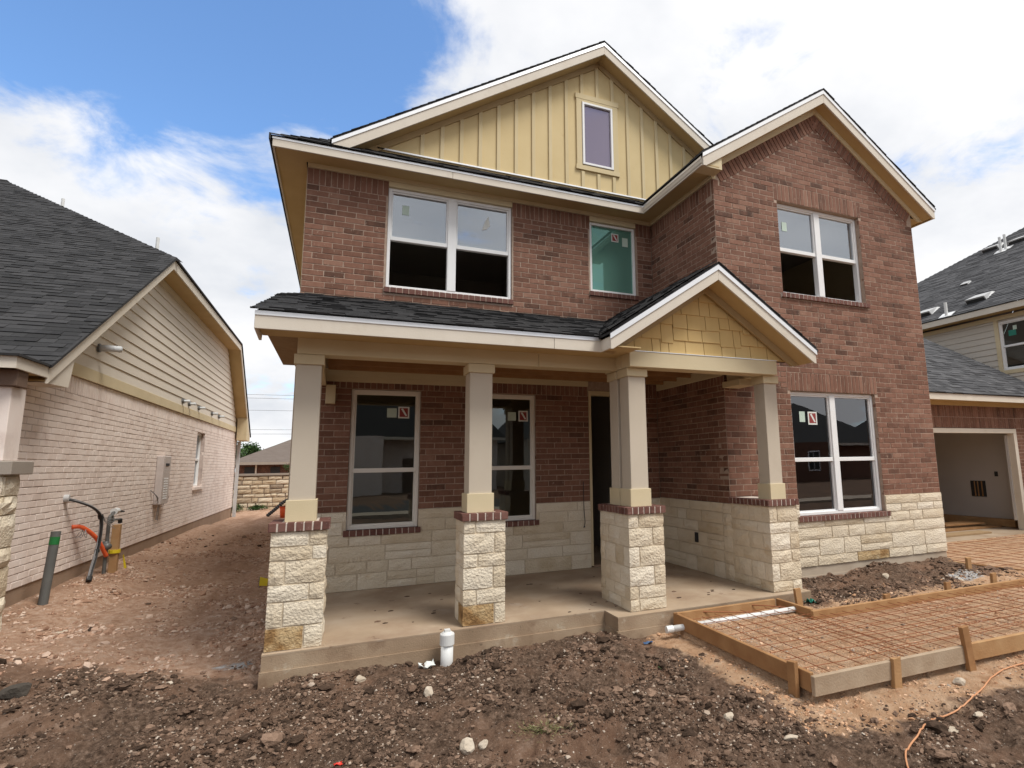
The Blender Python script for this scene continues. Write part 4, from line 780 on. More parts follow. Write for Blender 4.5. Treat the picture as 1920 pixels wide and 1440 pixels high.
# ================================================================== left neighbour (pale brick)
NX = -2.824
FL = Fr((NX, 0, 0), (0, 1, 0), (0, 0, 1), (1, 0, 0)); FLf = Fr((0, 0.31, 0), (1, 0, 0), (0, 0, 1), (0, -1, 0))
NH = thing('pale_brick_house', 'one storey pale pink brick house with dark shingle roof and lap sided gable', 'house', (-4.5, 5, 0))
NW = (9.25, 10.2, 1.17, 2.60)
nb, ns, nsh = [], [], []
mb = MB(); mb.box(-8, NX-0.012, 0.33, 15.6, -0.4, 0.268); mb.build('foundation', 'footing', NH)
mb = MB(); core(mb, FL, 0.33, 15.6, 0.27, 3.05, [NW], -0.2, -0.003); mb.box(-8, NX-0.2, 0.33, 0.5, 0.27, 3.0); mb.box(-8, NX-0.2, 15.4, 15.6, 0.27, 3.0); wn_ = mb.build('side_wall', 'pale_mortar', NH)
brick_field(nb, wn_, FL, 0.27, 2.67, lambda a, b: [(0.31, 15.6)], [NW]); brick_field(nb, wn_, FLf, 0.27, 2.67, lambda a, b: [(-3.6, NX)], [])
soldiers(ns, wn_, FL, 0.31, 15.6, 2.67, 2.91)
emit(nb, 'pale_brick', 'brick'); emit(ns, 'pale_brick', 'soldier_brick')
fy = lambda z: (-0.17+(z-2.60)/0.64, 15.75-(z-2.63)/0.84)     # soffit line at the wall
mb = MB(); mb.fbox(FL, 0.9, 15.55, 2.912, 3.085, 0.002, 0.034); mb.build('band_board', 'cream_trim', NH, bevel=0.003)
mb = MB(); mb.fprism(FL, [(fy(3.0)[0], 3.0), (fy(3.0)[1], 3.0), (fy(5.42)[1], 5.42), (fy(5.42)[0], 5.42)], -0.2, -0.006); sd = mb.build('gable_wall', 'lap_siding', NH)
z = 3.09
while z < 5.40:
    z1 = min(z+0.186, 5.42); (a0, b0), (a1, b1) = fy(z), fy(z1); g = 0.022
    mb = MB(); mb.add([FL.p(a0, z, -0.005), FL.p(b0, z, -0.005), FL.p(b1, z1, -0.005), FL.p(a1, z1, -0.005), FL.p(a0, z, g), FL.p(b0, z, g), FL.p(b1, z1, 0.004), FL.p(a1, z1, 0.004)], BOXF); mb.build('siding_board', 'lap_siding', sd); z += 0.18
# rakes, level eave, soffit
RX = -2.46; prof = [(-0.17, 2.76), (4.25, 5.575), (12.5, 5.575), (15.85, 2.78)]; fhh = 0.17
for (a, b) in zip(prof[:-1], prof[1:]):
    mb = MB(); mb.prism([(RX, a[0], a[1]), (RX, b[0], b[1]), (RX, b[0], b[1]-fhh), (RX, a[0], a[1]-fhh)], (-0.025, 0, 0)); mb.build('rake_fascia', 'fascia', NH)
    mb = MB(); mb.prism([(RX-0.025, a[0], a[1]-fhh+0.02), (RX-0.025, b[0], b[1]-fhh+0.02), (RX-0.025, b[0], b[1]-fhh+0.034), (RX-0.025, a[0], a[1]-fhh+0.034)], (NX-RX+0.026, 0, 0)); mb.build('rake_soffit', 'soffit', NH)
mb = MB(); mb.prism([(RX-0.03, -0.17, 2.60), (RX-0.03, 0.45, 2.62), (RX-0.03, 0.55, 3.05), (RX-0.03, 0.0, 2.72)], (-0.28, 0, 0)); mb.build('eave_return', 'fascia', NH)
mb = MB(); mb.prism([(RX-0.002, 15.0, 2.63), (RX-0.002, 15.85, 2.61), (RX-0.002, 15.85, 2.70), (RX-0.002, 14.9, 3.4)], (-0.30, 0, 0)); mb.build('eave_return', 'cream_trim', NH)
kn = math.hypot(1, 0.64); mb = MB(); rx = RX+0.02
mb.add([(rx, -0.2, 2.775), (rx, 4.25, 5.60), (-7.05, 8.85, 8.53), (-16, 8.85, 8.53), (-16, -0.2, 2.775), (rx, 12.5, 5.60), (rx, 15.9, 2.775), (-16, 15.9, 2.775)], [(0, 1, 2, 3, 4), (1, 5, 2), (5, 6, 7, 3, 2)]); nroof = mb.build('roof', 'shingle', NH)
mb = MB(); mb.prism([(rx+0.012, -0.2, 2.765), (rx+0.012, 4.25, 5.59), (rx+0.012, 12.5, 5.59), (rx+0.012, 15.9, 2.765), (rx+0.012, 15.9, 2.80), (rx+0.012, 12.5, 5.625), (rx+0.012, 4.25, 5.625), (rx+0.012, -0.2, 2.80)], (-0.03, 0, 0)); mb.build('roof_edge', 'shingle', NH)
FNr = Fr((0, -0.21, 2.776), (1, 0, 0), (0, 1/kn, 0.64/kn), (0, -0.64/kn, 1/kn))
def segN(v):
    y_ = -0.21+v/kn; y_ += 0.0 if y_ < 4.1 else 0.13; r_ = rx+0.012 if y_ < 4.25 else rx-(y_-4.25); return [(-10.5, r_)]
shingles(nsh, nroof, FNr, 9.05*kn, segN)
emit(nsh, 'shingle', 'shingle')
mb = MB(); n_ = 34
for i in range(n_):
    t = i/n_*4.6; q = 0.16; a = np.array((rx-t, 4.25+t, 5.625+0.637*t)); d = np.array((-1, 1, 0.637)); d /= np.linalg.norm(d); e = np.array((1, 1, 0))/1.414*0.13
    mb.add([a-e*1.0+np.array((0, 0, -0.05)), a+np.array((0, 0, 0.018)), a+e+np.array((0, 0, -0.05)), a-e+d*q+np.array((0, 0, -0.058)), a+d*q+np.array((0, 0, 0.006)), a+e+d*q+np.array((0, 0, -0.058))], [(0, 1, 4, 3), (1, 2, 5, 4), (0, 2, 1)])
o = mb.build('hip_caps', 'shingle', nroof); o['kind'] = 'stuff'
mb = MB(); mb.box(-16, -7.0, 8.75, 8.95, 8.50, 8.56); mb.build('ridge_cap', 'shingle', nroof)
for (x_, y_, z0, z1) in ((-3.22, 6.0, 5.4, 6.60), (-5.64, 8.0, 7.2, 7.98)): mb = MB(); mb.tube([(x_, y_, z0), (x_, y_, z1)], 0.032, 10); mb.build('vent_pipe', 'pvc', NH)
# projecting porch corner of that house
mb = MB(); mb.box(RX-0.03, RX-0.005, -0.86, -0.172, 2.655, 2.785); mb.box(-8, RX-0.03, -0.86, -0.835, 2.655, 2.785); mb.build('porch_fascia', 'fascia', NH)
mb = MB(); mb.box(-8, RX-0.031, -0.834, 0.30, 2.672, 2.684); mb.build('porch_soffit', 'soffit', NH)
mb = MB(); mb.add([(RX+0.02, -0.885, 2.79), (RX+0.02, -0.19, 2.79), (-3.9, 0.55, 3.27), (-3.9, 0.0, 3.27), (-9, 0.0, 3.27), (-9, -0.885, 2.79), (-9, 0.55, 3.27)], [(0, 1, 2, 3), (0, 3, 4, 5), (3, 2, 6, 4)]); pr2 = mb.build('porch_roof', 'shingle', NH)
mb = MB(); mb.box(RX+0.0, RX+0.022, -0.89, -0.19, 2.775, 2.80); mb.box(-9, RX+0.02, -0.892, -0.87, 2.776, 2.801); mb.build('porch_roof_edge', 'shingle', NH)
mb = MB(); mb.box(-8, -2.50, -0.72, -0.50, 2.49, 2.655); mb.build('porch_beam', 'brown_trim', NH, bevel=0.004)
mb = MB(); mb.box(-3.1, -2.555, -0.66, -0.36, 1.725, 2.489); mb.build('porch_column', 'pale_brick', NH, bevel=0.006)
mb = MB(); mb.box(-3.2, -2.445, -0.74, -0.28, 1.585, 1.724); mb.build('pier_cap', 'taupe_trim', NH, bevel=0.008)
mb = MB(); mb.box(-3.13, -2.53, -0.66, -0.34, -0.1, 1.584); npier = mb.build('pier', 'stone_mortar', NH)
v = -0.1
for hgt in (0.26, 0.19, 0.30, 0.2, 0.33, 0.19, 0.2):
    stone(npier, Fr((-2.50, 0, 0), (0, 1, 0), (0, 0, 1), (1, 0, 0)), -0.70, -0.34, v, min(v+hgt, 1.58), -0.05, 0.0, 'limestone', 0.025, nn=2)
    stone(npier, Fr((0, -0.69, 0), (1, 0, 0), (0, 0, 1), (0, -1, 0)), -3.13, -2.50, v, min(v+hgt, 1.58), -0.05, 0.0, 'limestone', 0.025); v += hgt
window(NH, FL, 9.25, 10.2, 1.17, 2.60, 1, 1.88, False, 'glass', 0.09)
mb = MB(); mb.fbox(FL, 9.15, 10.3, 1.095, 1.165, -0.09, 0.05); mb.build('window_sill', 'pale_brick', NH)
mb = MB(); mb.box(-2.79, -2.70, 15.45, 15.62, -0.1, 2.6); mb.build('downspout', 'box_grey', NH)
# small pipes through that wall
mb = MB(); mb.tube([(NX+0.0, 2.2, 3.44), (NX+0.14, 2.2, 3.44), (NX+0.30, 2.17, 3.43)], [0.05, 0.052, 0.047], 12); q = mb.build('vent_duct', 'plastic_sheet', NH, smooth=True)
mb = MB(); mb.tube([(NX+0.02, 2.2, 3.44), (NX+0.04, 2.2, 3.44)], 0.066, 14); mb.build('duct_collar', 'pipe_metal', q)
for y_ in (7.32, 7.93, 8.97, 10.65, 11.69):
    mb = MB(); mb.tube([(NX+0.0, y_, 3.19), (NX+0.06, y_, 3.19)], 0.06, 10); q = mb.build('pipe_collar', 'pipe_metal', NH); mb = MB(); mb.tube([(NX+0.06, y_, 3.19), (NX+0.17, y_, 3.19)], 0.034, 10); mb.build('pipe_stub', 'plastic_sheet', q)

# services at that wall: each its own thing
S = thing('meter_enclosure', 'grey metal meter enclosure with rows of slots on pale brick wall', 'meter box', (NX, 6.08, 0.88))
mb = MB(); mb.fbox(FL, 5.80, 6.35, 0.92, 1.90, 0.004, 0.13); mb.build('enclosure', 'box_beige', S, bevel=0.01)
mb = MB(); mb.fbox(FL, 5.95, 6.2, 1.70, 1.75, 0.131, 0.14); mb.build('handle_slot', 'slot_dark', S)
for i in range(9):
    for j in range(2): mb = MB(); mb.fbox(FL, 5.93+j*0.16, 6.05+j*0.16, 1.02+i*0.05, 1.05+i*0.05, 0.131, 0.136); mb.build('slot', 'slot_white', S)
S = thing('loose_wires', 'thin loose wires hanging from wall holes below the grey meter enclosure', 'wires', (NX, 5.9, 0.6))
for k, (y0, z0, y1, z1) in enumerate(((5.55, 1.22, 5.9, 0.62), (5.62, 1.2, 6.0, 0.60), (6.5, 1.15, 6.35, 0.9))):
    mb = MB(); mb.tube(spline([(NX+0.01, y0, z0), (NX+0.08, (y0+y1)/2-0.05, (z0+z1)/2+0.18), (NX+0.09, (y0+y1)/2+0.1, (z0+z1)/2), (NX+0.06, y1, z1)], 6), 0.008, 6); mb.build('wire', 'wire_grey', S)
S = thing('sleeve_pipe', 'dark grey pipe with green painted band leaning by the pale brick wall', 'pipe', (-2.56, 0.66, 0.1))
mb = MB(); mb.tube([(-2.56, 0.64, -0.05), (-2.535, 0.70, 0.78)], 0.047, 16); mb.build('pipe', 'grey_pvc', S, smooth=False)
mb = MB(); mb.tube([(-2.5372, 0.695, 0.74), (-2.5342, 0.702, 0.83)], 0.0485, 16); mb.build('painted_band', 'green_paint', S)
mb = MB(); mb.tube([(-2.534, 0.7025, 0.825), (-2.5325, 0.706, 0.895)], 0.0475, 16); mb.build('pipe_end', 'grey_pvc', S)
S = thing('cable_bundle', 'grey and black cable bundle arching from wall hole to the ground', 'cables', (-2.6, 1.9, 0.1))
base_pts = [(NX+0.02, 1.70, 1.245), (NX+0.12, 1.80, 1.20), (-2.62, 2.08, 1.10), (-2.58, 2.28, 0.95), (-2.57, 2.29, 0.70), (-2.57, 2.22, 0.45), (-2.54, 2.0, 0.25), (-2.52, 1.88, 0.13)]
for k in range(6):
    jx, jy, jz = [random.uniform(-0.016, 0.016) for _ in range(3)]
    mb = MB(); mb.tube(spline([(x+jx, y_+jy*1.5, z_+jz) for x, y_, z_ in base_pts], 6), 0.011, 6); mb.build('cable', 'wire_grey' if k % 3 else 'black_rubber', S, smooth=True)
mb = MB(); mb.tube([(-2.585, 2.262, 0.97), (-2.58, 2.285, 0.925)], 0.034, 10); mb.build('tape', 'black_rubber', S)
mb = MB(); mb.tube([(-2.57, 2.235, 0.49), (-2.57, 2.222, 0.45)], 0.030, 10); mb.build('tape', 'black_rubber', S)
mb = MB(); mb.tube([(-2.525, 1.91, 0.16), (-2.52, 1.87, 0.11)], 0.034, 10); mb.build('tape', 'black_rubber', S)
mb = MB(); mb.tube([(NX-0.02, 1.69, 1.25), (NX+0.05, 1.70, 1.25)], 0.05, 12); mb.build('wall_sleeve', 'box_grey', S)
mb = MB()
for k in range(5): mb.tube(spline([(-2.58, 2.28, 0.95), (-2.54, 2.34+0.01*k, 0.93-0.02*k), (-2.5+0.01*k, 2.42+0.02*k, 0.95-0.05*k)], 4), 0.004, 5)
mb.build('cable_end', 'wire_grey', S)
S = thing('orange_conduit', 'bright orange conduit curving out of the pale brick wall', 'conduit', (NX, 2.0, 0.8))
mb = MB(); mb.tube(spline([(NX+0.0, 2.03, 0.84), (NX+0.10, 2.10, 0.82), (-2.62, 2.28, 0.66), (-2.56, 2.42, 0.47), (-2.53, 2.49, 0.36)], 8), 0.028, 12); mb.build('conduit', 'orange_plastic', S, smooth=True)
mb = MB()
for k in range(3): mb.tube([(NX+0.07+0.02*k+0.05*math.sin(a*0.6), 2.17+0.085*math.cos(a*0.6+k), 0.74+0.07*math.sin(a*0.6+k)) for a in range(11)], 0.004, 5)
mb.build('coiled_wire', 'wire_grey', S)
S = thing('gas_riser', 'dark gas riser with regulator strapped to rusty brown post near wall', 'gas riser', (-2.5, 2.62, 0.05))
mb = MB(); mb.box(-2.53, -2.43, 2.60, 2.68, -0.05, 0.80); mb.build('post', 'lumber', S, bevel=0.004)
mb = MB(); mb.tube(spline([(-2.55, 2.52, -0.05), (-2.55, 2.52, 0.5), (-2.55, 2.52, 0.86), (-2.55, 2.55, 0.93), (-2.55, 2.60, 0.93), (-2.55, 2.62, 0.86)], 6), 0.024, 10); mb.build('riser_pipe', 'grey_pvc', S, smooth=True)
mb = MB(); mb.tube([(-2.56, 2.50, 0.50), (-2.50, 2.44, 0.50)], [0.06, 0.045], 14); mb.tube([(-2.56, 2.52, 0.44), (-2.56, 2.52, 0.57)], 0.04, 12); mb.build('regulator', 'pipe_metal', S, smooth=True)
mb = MB(); mb.tube(spline([(-2.55, 2.62, 0.84), (-2.56, 2.72, 0.86), (-2.6, 2.80, 0.95), (-2.62, 2.95, 0.97)], 5), 0.02, 8); mb.tube([(-2.60, 2.75, 0.86), (-2.62, 3.25, 0.84)], 0.016, 8); mb.build('outlet_pipe', 'pipe_metal', S, smooth=True)
mb = MB(); mb.tube([(-2.62, 2.93, 0.98), (-2.63, 3.10, 0.98)], 0.05, 12); mb.build('white_valve', 'pvc', S)
mb = MB(); mb.tube([(-2.63, 3.11, 0.975), (-2.66, 3.55, 0.94)], [0.028, 0.012], 8); mb.tube([(-2.62, 3.25, 0.84), (-2.62, 3.27, 0.78)], 0.03, 8); mb.build('valve_stem', 'black_rubber', S)
mb = MB(); mb.tube([(-2.48, 2.64, 0.38), (-2.48, 2.64, 0.43)], 0.075, 12); mb.build('yellow_tape', 'yellow_plastic', S)
S = link(MB().add([(-2.42, 2.95, 0.10), (-2.40, 2.98, 0.10), (-2.44, 2.93, 0.32), (-2.45, 2.92, 0.31), (-2.425, 2.945, 0.10), (-2.405, 2.975, 0.10)], [(0, 1, 2, 3), (4, 5, 2, 3)]).build('x', 'yellow_plastic').data, 'marker_ribbon')
for o_ in [o for o in bpy.data.objects if o.name == 'x']: bpy.data.objects.remove(o_)
tag(S, 'narrow yellow ribbon standing in soil beside the gas riser', 'ribbon')
yy = 1.55; gz = float(ground_z(np.array([-0.42]), np.array([yy]))[0]); S = thing('marker_flag', 'small yellow utility marker flag left of the corner stone pier', 'flag', (-0.42, yy, gz))
mb = MB(); mb.tube([(-0.42, yy, gz-0.05), (-0.42, yy, gz+0.16)], 0.004, 5); mb.build('flag_wire', 'pipe_metal', S)
mb = MB(); mb.prism([(-0.42, yy, gz+0.03), (-0.31, yy-0.02, gz+0.02), (-0.30, yy-0.02, gz+0.12), (-0.41, yy, gz+0.155)], (0, 0.003, 0)); mb.build('flag_sheet', 'yellow_plastic', S)

# ================================================================== right neighbour
RH = thing('sided_house', 'two storey beige lap sided house behind garage at right edge', 'house', (21, 4, -0.1))
FN2 = Fr((18.0, 0, 0), (0, -1, 0), (0, 0, 1), (-1, 0, 0)); RWn = (-1.50, 0.35, 4.03, 5.45)
mb = MB(); core(mb, FN2, -10.0, 4.0, -0.3, 5.62, [RWn], -0.2, -0.006); mb.box(18.2, 28, 9.8, 10, -0.3, 5.6); mb.box(18.2, 28, -4.0, -3.8, -0.3, 5.6); mb.box(27.8, 28, -3.8, 9.8, -0.3, 5.6); rw = mb.build('wall', 'grey_siding', RH)
z = 2.4
while z < 5.50:
    for a, b in cut([(-10.0, 4.0)], [(RWn[0]-0.11, RWn[1]+0.11, RWn[2]-0.11, 6)], z, z+0.178): mb = MB(); mb.add([FN2.p(a, z, -0.005), FN2.p(b, z, -0.005), FN2.p(b, z+0.184, -0.005), FN2.p(a, z+0.184, -0.005), FN2.p(a, z, 0.024), FN2.p(b, z, 0.024), FN2.p(b, z+0.184, 0.004), FN2.p(a, z+0.184, 0.004)], BOXF); mb.build('siding_board', 'grey_siding', rw)
    z += 0.178
w_n = window(RH, FN2, *RWn, 1, 4.72, False, 'shade_glass', 0.0, 0.06); note(w_n, FN2, -1.28, 5.0, -0.04, 0.20, 0.16, 'teal_scrap'); note(w_n, FN2, -1.15, 5.16, -0.0385, 0.10, 0.12)
mb = MB(); mb.fbox(FN2, RWn[0]-0.11, RWn[0]-0.003, RWn[2]-0.11, 5.60, 0.0, 0.035); mb.fbox(FN2, RWn[1]+0.003, RWn[1]+0.11, RWn[2]-0.11, 5.6, 0, 0.035); mb.fbox(FN2, RWn[0]-0.003, RWn[1]+0.003, RWn[2]-0.11, RWn[2]-0.003, 0, 0.034); mb.fbox(FN2, -10, 4, 5.5, 5.62, 0.03, 0.05); mb.build('window_trim', 'cream_trim', RH)
mb = MB(); mb.box(17.55, 17.58, -4.4, 10.35, 5.66, 5.83); mb.build('fascia', 'fascia', RH)
mb = MB(); mb.box(17.581, 18.0, -4.4, 10.3, 5.685, 5.70); mb.build('soffit', 'soffit', RH)
mb = MB(); mb.add([(17.53, -4.4, 5.84), (17.53, 10.4, 5.84), (24.9, 3.03, 10.63), (24.9, 3.0, 10.63), (32.3, -4.4, 5.84), (32.3, 10.4, 5.84)], [(0, 1, 2), (0, 2, 3), (0, 3, 4), (1, 5, 2), (4, 3, 5)]); rr_ = mb.build('roof', 'grey_shingle', RH)
kr = math.hypot(1, 0.65); FRr = Fr((17.52, 0, 5.842), (0, -1, 0), (1/kr, 0, 0.65/kr), (-0.65/kr, 0, 1/kr)); rsh = []
shingles(rsh, rr_, FRr, 7.3*kr, lambda v: [(-10.4+v/kr, 2.0 if v < 2 else 0.6-0*v)], exp=0.145, wmin=0.2, wmax=0.45)
emit(rsh, 'grey_shingle', 'shingle', 0)
def on_roof(px, py):
    d = FWD + RGT*(px-U0)/FPX - UPV*(py-V0)/FPX; s_ = 0.65; t = (5.845-CAM[2]+s_*(CAM[0]-17.52))/(d[2]-s_*d[0]); return CAM+t*d
for px, py, sz in ((1738, 588, 1), (1838, 560, 1), (1863, 466, 1), (1914, 450, 1), (1811, 533, 0.45)):
    P = on_roof(px, py); u_ = -P[1]; v_ = (P[0]-17.52)*kr
    mb = MB(); w_ = 0.30*sz
    mb.add([FRr.p(u_-w_, v_-0.24*sz, 0.01), FRr.p(u_+w_, v_-0.24*sz, 0.01), FRr.p(u_+w_, v_+0.3*sz, 0.01), FRr.p(u_-w_, v_+0.3*sz, 0.01), FRr.p(u_-w_*0.95, v_-0.26*sz, 0.16*sz), FRr.p(u_+w_*0.95, v_-0.26*sz, 0.16*sz), FRr.p(u_+w_*0.8, v_+0.26*sz, 0.06), FRr.p(u_-w_*0.8, v_+0.26*sz, 0.06)], BOXF); q = mb.build('roof_vent', 'box_grey', RH)
    mb = MB(); mb.add([FRr.p(u_-w_*0.9, v_-0.262*sz, 0.012), FRr.p(u_+w_*0.9, v_-0.262*sz, 0.012), FRr.p(u_+w_*0.86, v_-0.268*sz, 0.12*sz), FRr.p(u_-w_*0.86, v_-0.268*sz, 0.12*sz)], [(0, 1, 2, 3)]); mb.build('vent_mouth', 'slot_dark', q)
for px, py, h_ in ((1775, 592, 0.42), (1877, 472, 0.55), (1886, 467, 0.55)):
    P = on_roof(px, py); mb = MB(); mb.tube([P, P+np.array((0, 0, h_))], 0.045, 10); q = mb.build('vent_pipe', 'pvc', RH); u_ = -P[1]; v_ = (P[0]-17.52)*kr
    mb = MB(); mb.fbox(FRr, u_-0.2, u_+0.2, v_-0.12, v_+0.18, 0.012, 0.025); mb.build('pipe_flashing', 'drip_metal', q)

# ================================================================== background behind the lots
SWL = thing('stone_boundary_wall', 'low mixed tan limestone boundary wall at end of the side passage', 'wall', (-2.2, 18, 0))
FW = Fr((0, 18, 0), (1, 0, 0), (0, 0, 1), (0, -1, 0)); mb = MB(); mb.box(-6, 1.5, 18.0, 18.35, -0.3, 1.34); mb.build('core', 'wall_joint', SWL)
mb = MB(); mb.box(-6.05, 1.55, 17.93, 18.42, 1.341, 1.42); mb.build('coping', 'taupe_trim', SWL)
v = -0.1
for hgt in (0.2, 0.16, 0.22, 0.14, 0.2, 0.15, 0.19, 0.17):
    u = -4.6+random.uniform(0, 0.2)
    while u < -0.4:
        l = random.uniform(0.16, 0.55); h1 = hgt*random.uniform(0.85, 1.0); q = stone(SWL, FW, u, u+l, v, min(v+h1, 1.34), -0.03, 0.035, 'wall_stone', 0.02); u += l+random.uniform(0.0, 0.03)
    v += hgt
BH = thing('brown_roofed_house', 'distant brown roofed brick house behind the stone boundary wall', 'house', (0, 34, 0))
mb = MB(); mb.box(-4.9, 9, 30.5, 42, -0.2, 2.02); bw_ = mb.build('wall', 'brick', BH)
mb = MB(); mb.add([(-5.25, 30, 2.0), (9.5, 30, 2.0), (9.5, 42.5, 2.0), (-5.25, 42.5, 2.0), (1.0, 36.25, 5.1), (3.25, 36.25, 5.1)], [(0, 1, 5, 4), (1, 2, 5), (2, 3, 4, 5), (3, 0, 4), (0, 3, 2, 1)]); mb.build('roof', 'brown_roof', BH)
mb = MB(); mb.box(-5.25, 9.5, 29.95, 29.999, 1.85, 2.0); mb.build('fascia', 'taupe_trim', BH)
for a in (-4.45, -3.1): mb = MB(); mb.box(a, a+0.5, 30.46, 30.499, 1.0, 1.72); mb.build('window', 'slot_dark', BH)
mb = MB(); mb.box(-3.9, -3.82, 30.40, 30.495, 0, 1.85); mb.build('downspout', 'fascia', BH)
def leaves(n, c, r, size, seed):
    g = np.random.default_rng(seed); nc = 14; cc = g.normal(0, 1, (nc, 3)); cc = cc/np.linalg.norm(cc, axis=1)[:, None]*g.uniform(0.25, 0.8, (nc, 1))*np.array(r)
    k = g.integers(0, nc, n); P = np.array(c)+cc[k]+g.normal(0, 1, (n, 3))*np.array(r)*0.22
    a = g.normal(0, 1, (n, 3)); a /= np.linalg.norm(a, axis=1)[:, None]; b = np.cross(a, g.normal(0, 1, (n, 3))); b /= np.linalg.norm(b, axis=1)[:, None]
    s_ = g.uniform(0.6, 1.2, (n, 1))*size; V = np.stack([P-a*s_, P+b*s_*0.5, P+a*s_, P-b*s_*0.5], 1).reshape(-1, 3); F_ = np.arange(4*n).reshape(n, 4)
    return V, F_, np.repeat(g.uniform(0, 1, nc)[k]*0.6+g.uniform(0, 0.4, n), 1)
for i, (x_, y_, zc, r, lb) in enumerate(((-7.15, 45, 3.0, (1.3, 1.3, 1.25), 'taller dark green tree beside eave end of the pale brick house'), (-5.95, 46, 3.05, (0.75, 0.8, 0.8), 'small round green tree above the distant brown roof'))):
    T = thing('tree', lb, 'tree', (x_, y_, -0.2), 'trees beyond the boundary wall'); mb = MB(); mb.tube([(x_, y_, -0.2), (x_+0.05, y_, 1.2), (x_, y_, zc+0.3)], [0.16, 0.12, 0.04], 8); mb.tube([(x_+0.03, y_, 1.4), (x_+0.5, y_, zc)], [0.07, 0.02], 6); mb.tube([(x_+0.03, y_, 1.5), (x_-0.5, y_+0.2, zc+0.2)], [0.07, 0.02], 6); mb.build('trunk', 'bark', T)
    V, F_, T_ = leaves(2600, (x_, y_, zc), r, 0.09, 40+i); link(mesh_np('crown', V, F_, T_, 'leaf'), 'crown', T)
for i, (x_, y_, zc, r, n, lb) in enumerate(((-1.25, 19.4, 1.55, (0.35, 0.3, 0.28), 500, 'green shrub top showing over the boundary wall by the porch column'), (-3.1, 17.75, 0.10, (0.35, 0.12, 0.16), 500, 'low green weeds at wall foot by pale brick corner'), (-2.3, 17.8, 0.08, (0.45, 0.1, 0.12), 500, 'low green weeds at the middle of the boundary wall foot'))):
    T = thing('shrub' if i == 0 else 'weeds', lb, 'plant', (x_, y_, 0)); V, F_, T_ = leaves(n, (x_, y_, zc), r, 0.035, 60+i); link(mesh_np('foliage', V, F_, T_, 'leaf'), 'foliage', T)
    mb = MB(); mb.tube([(x_, y_, -0.1), (x_, y_, zc)], 0.012, 5); mb.build('stem', 'bark', T)
ords = ('uppermost', 'second highest', 'middle', 'fourth highest', 'lowest')
for i, z_ in enumerate((9.70, 9.32, 8.03, 5.98, 5.52)):
    mb = MB(); mb.tube([(-60+5*k, 60, z_+0.03*k*0.5-0.42+0.012*(k-11)**2*0.06) for k in range(24)], 0.015, 5); tag(mb.build('power_line', 'black_rubber'), ords[i]+' of the five thin power lines crossing the sky gap', 'power line', 'power lines behind the lots')
S = thing('corrugated_pipe', 'black corrugated drain pipe rising from dirt by the porch corner', 'pipe', (-1.3, 14.2, 0)); mb = MB()
pts = spline([(-1.55, 13.9, 0.02), (-1.3, 14.0, 0.25), (-1.05, 14.1, 0.48), (-0.8, 14.2, 0.55)], 10); mb.tube(pts, [0.065 if k % 2 else 0.05 for k in range(len(pts))], 12); mb.build('pipe', 'black_rubber', S)
S = thing('orange_bucket', 'orange bucket half hidden behind the porch corner column', 'bucket', (-0.98, 13.2, 0)); mb = MB(); mb.tube([(-0.98, 13.2, -0.02), (-0.98, 13.2, 0.36)], [0.12, 0.15], 16); mb.build('bucket', 'orange_plastic', S, smooth=True); mb = MB(); mb.tube([(-0.98, 13.2, 0.33), (-0.98, 13.2, 0.36)], 0.16, 16); mb.build('rim', 'orange_plastic', S)

# ================================================================== formwork, rebar, site objects
FB = thing('walkway_form', 'timber board formwork for the front walkway with wooden stakes', 'formwork', (5, -4, -0.15))
def board(p0, p1, th=0.038, z0=-0.165, z1=-0.022, mat='lumber', par=None, nm='form_board'):
    a, b = np.array(p0, float), np.array(p1, float); d = (b-a)/np.linalg.norm(b-a); n = np.array((-d[1], d[0]))*th
    mb = MB(); mb.prism([(a[0], a[1], z0), (b[0], b[1], z0), (b[0]+n[0], b[1]+n[1], z0), (a[0]+n[0], a[1]+n[1], z0)], (0, 0, z1-z0)); return mb.build(nm, mat, par or FB, bevel=0.004)
board((3.99, -2.76), (3.965, -4.74)); board((5.70, -4.815), (3.93, -4.78), mat='weathered_lumber'); board((9.7, -4.93), (5.705, -4.80)); board((5.35, -2.795), (3.995, -2.80), z1=-0.012); board((5.40, -2.78), (5.385, -3.335), z1=-0.02); board((9.6, -3.43), (5.345, -3.375), z1=-0.02)
def stake(x, y, z1, tx=0.0, ty=0.0, w_=0.085, d=0.04, par=None, rot=0.0):
    g = float(ground_z(np.array([x]), np.array([y]))[0])-0.12; c, s_ = math.cos(rot), math.sin(rot); mb = MB(); vs = []
    for zz_, e in ((g, 0), (z1, 1)):
        for (a, b) in ((-w_/2, -d/2), (w_/2, -d/2), (w_/2, d/2), (-w_/2, d/2)): vs.append((x+a*c-b*s_+tx*e, y+a*s_+b*c+ty*e, zz_+(random.uniform(-0.012, 0.012) if e else 0)))
    mb.add(vs, BOXF); return mb.build('stake', 'lumber', par or FB, bevel=0.003)
stake(3.925, -4.60, 0.03, 0, 0, 0.085, 0.04, rot=1.57); stake(4.76, -4.842, 0.0, 0.015, 0.0); stake(5.68, -4.862, 0.135, -0.05, 0.01); stake(5.64, -2.93, 0.10, -0.03, 0.02); stake(6.56, -3.345, 0.02); stake(7.63, -3.355, 0.06); stake(8.53, -3.365, 0.08)
DF = thing('driveway_form', 'short timber form boards edging the driveway bed by house corner', 'formwork', (9.6, -2.5, -0.15))
board((9.50, -1.95), (9.53, -2.34), par=DF); board((9.54, -2.34), (9.76, -3.36), par=DF); stake(9.14, -2.66, 0.13, 0, 0.0, par=DF); stake(9.9, -3.45, 0.05, par=DF)
RG = thing('walkway_rebar', 'rusty rebar grid lying over orange soil in the walkway form', 'rebar', (6, -4, -0.06))
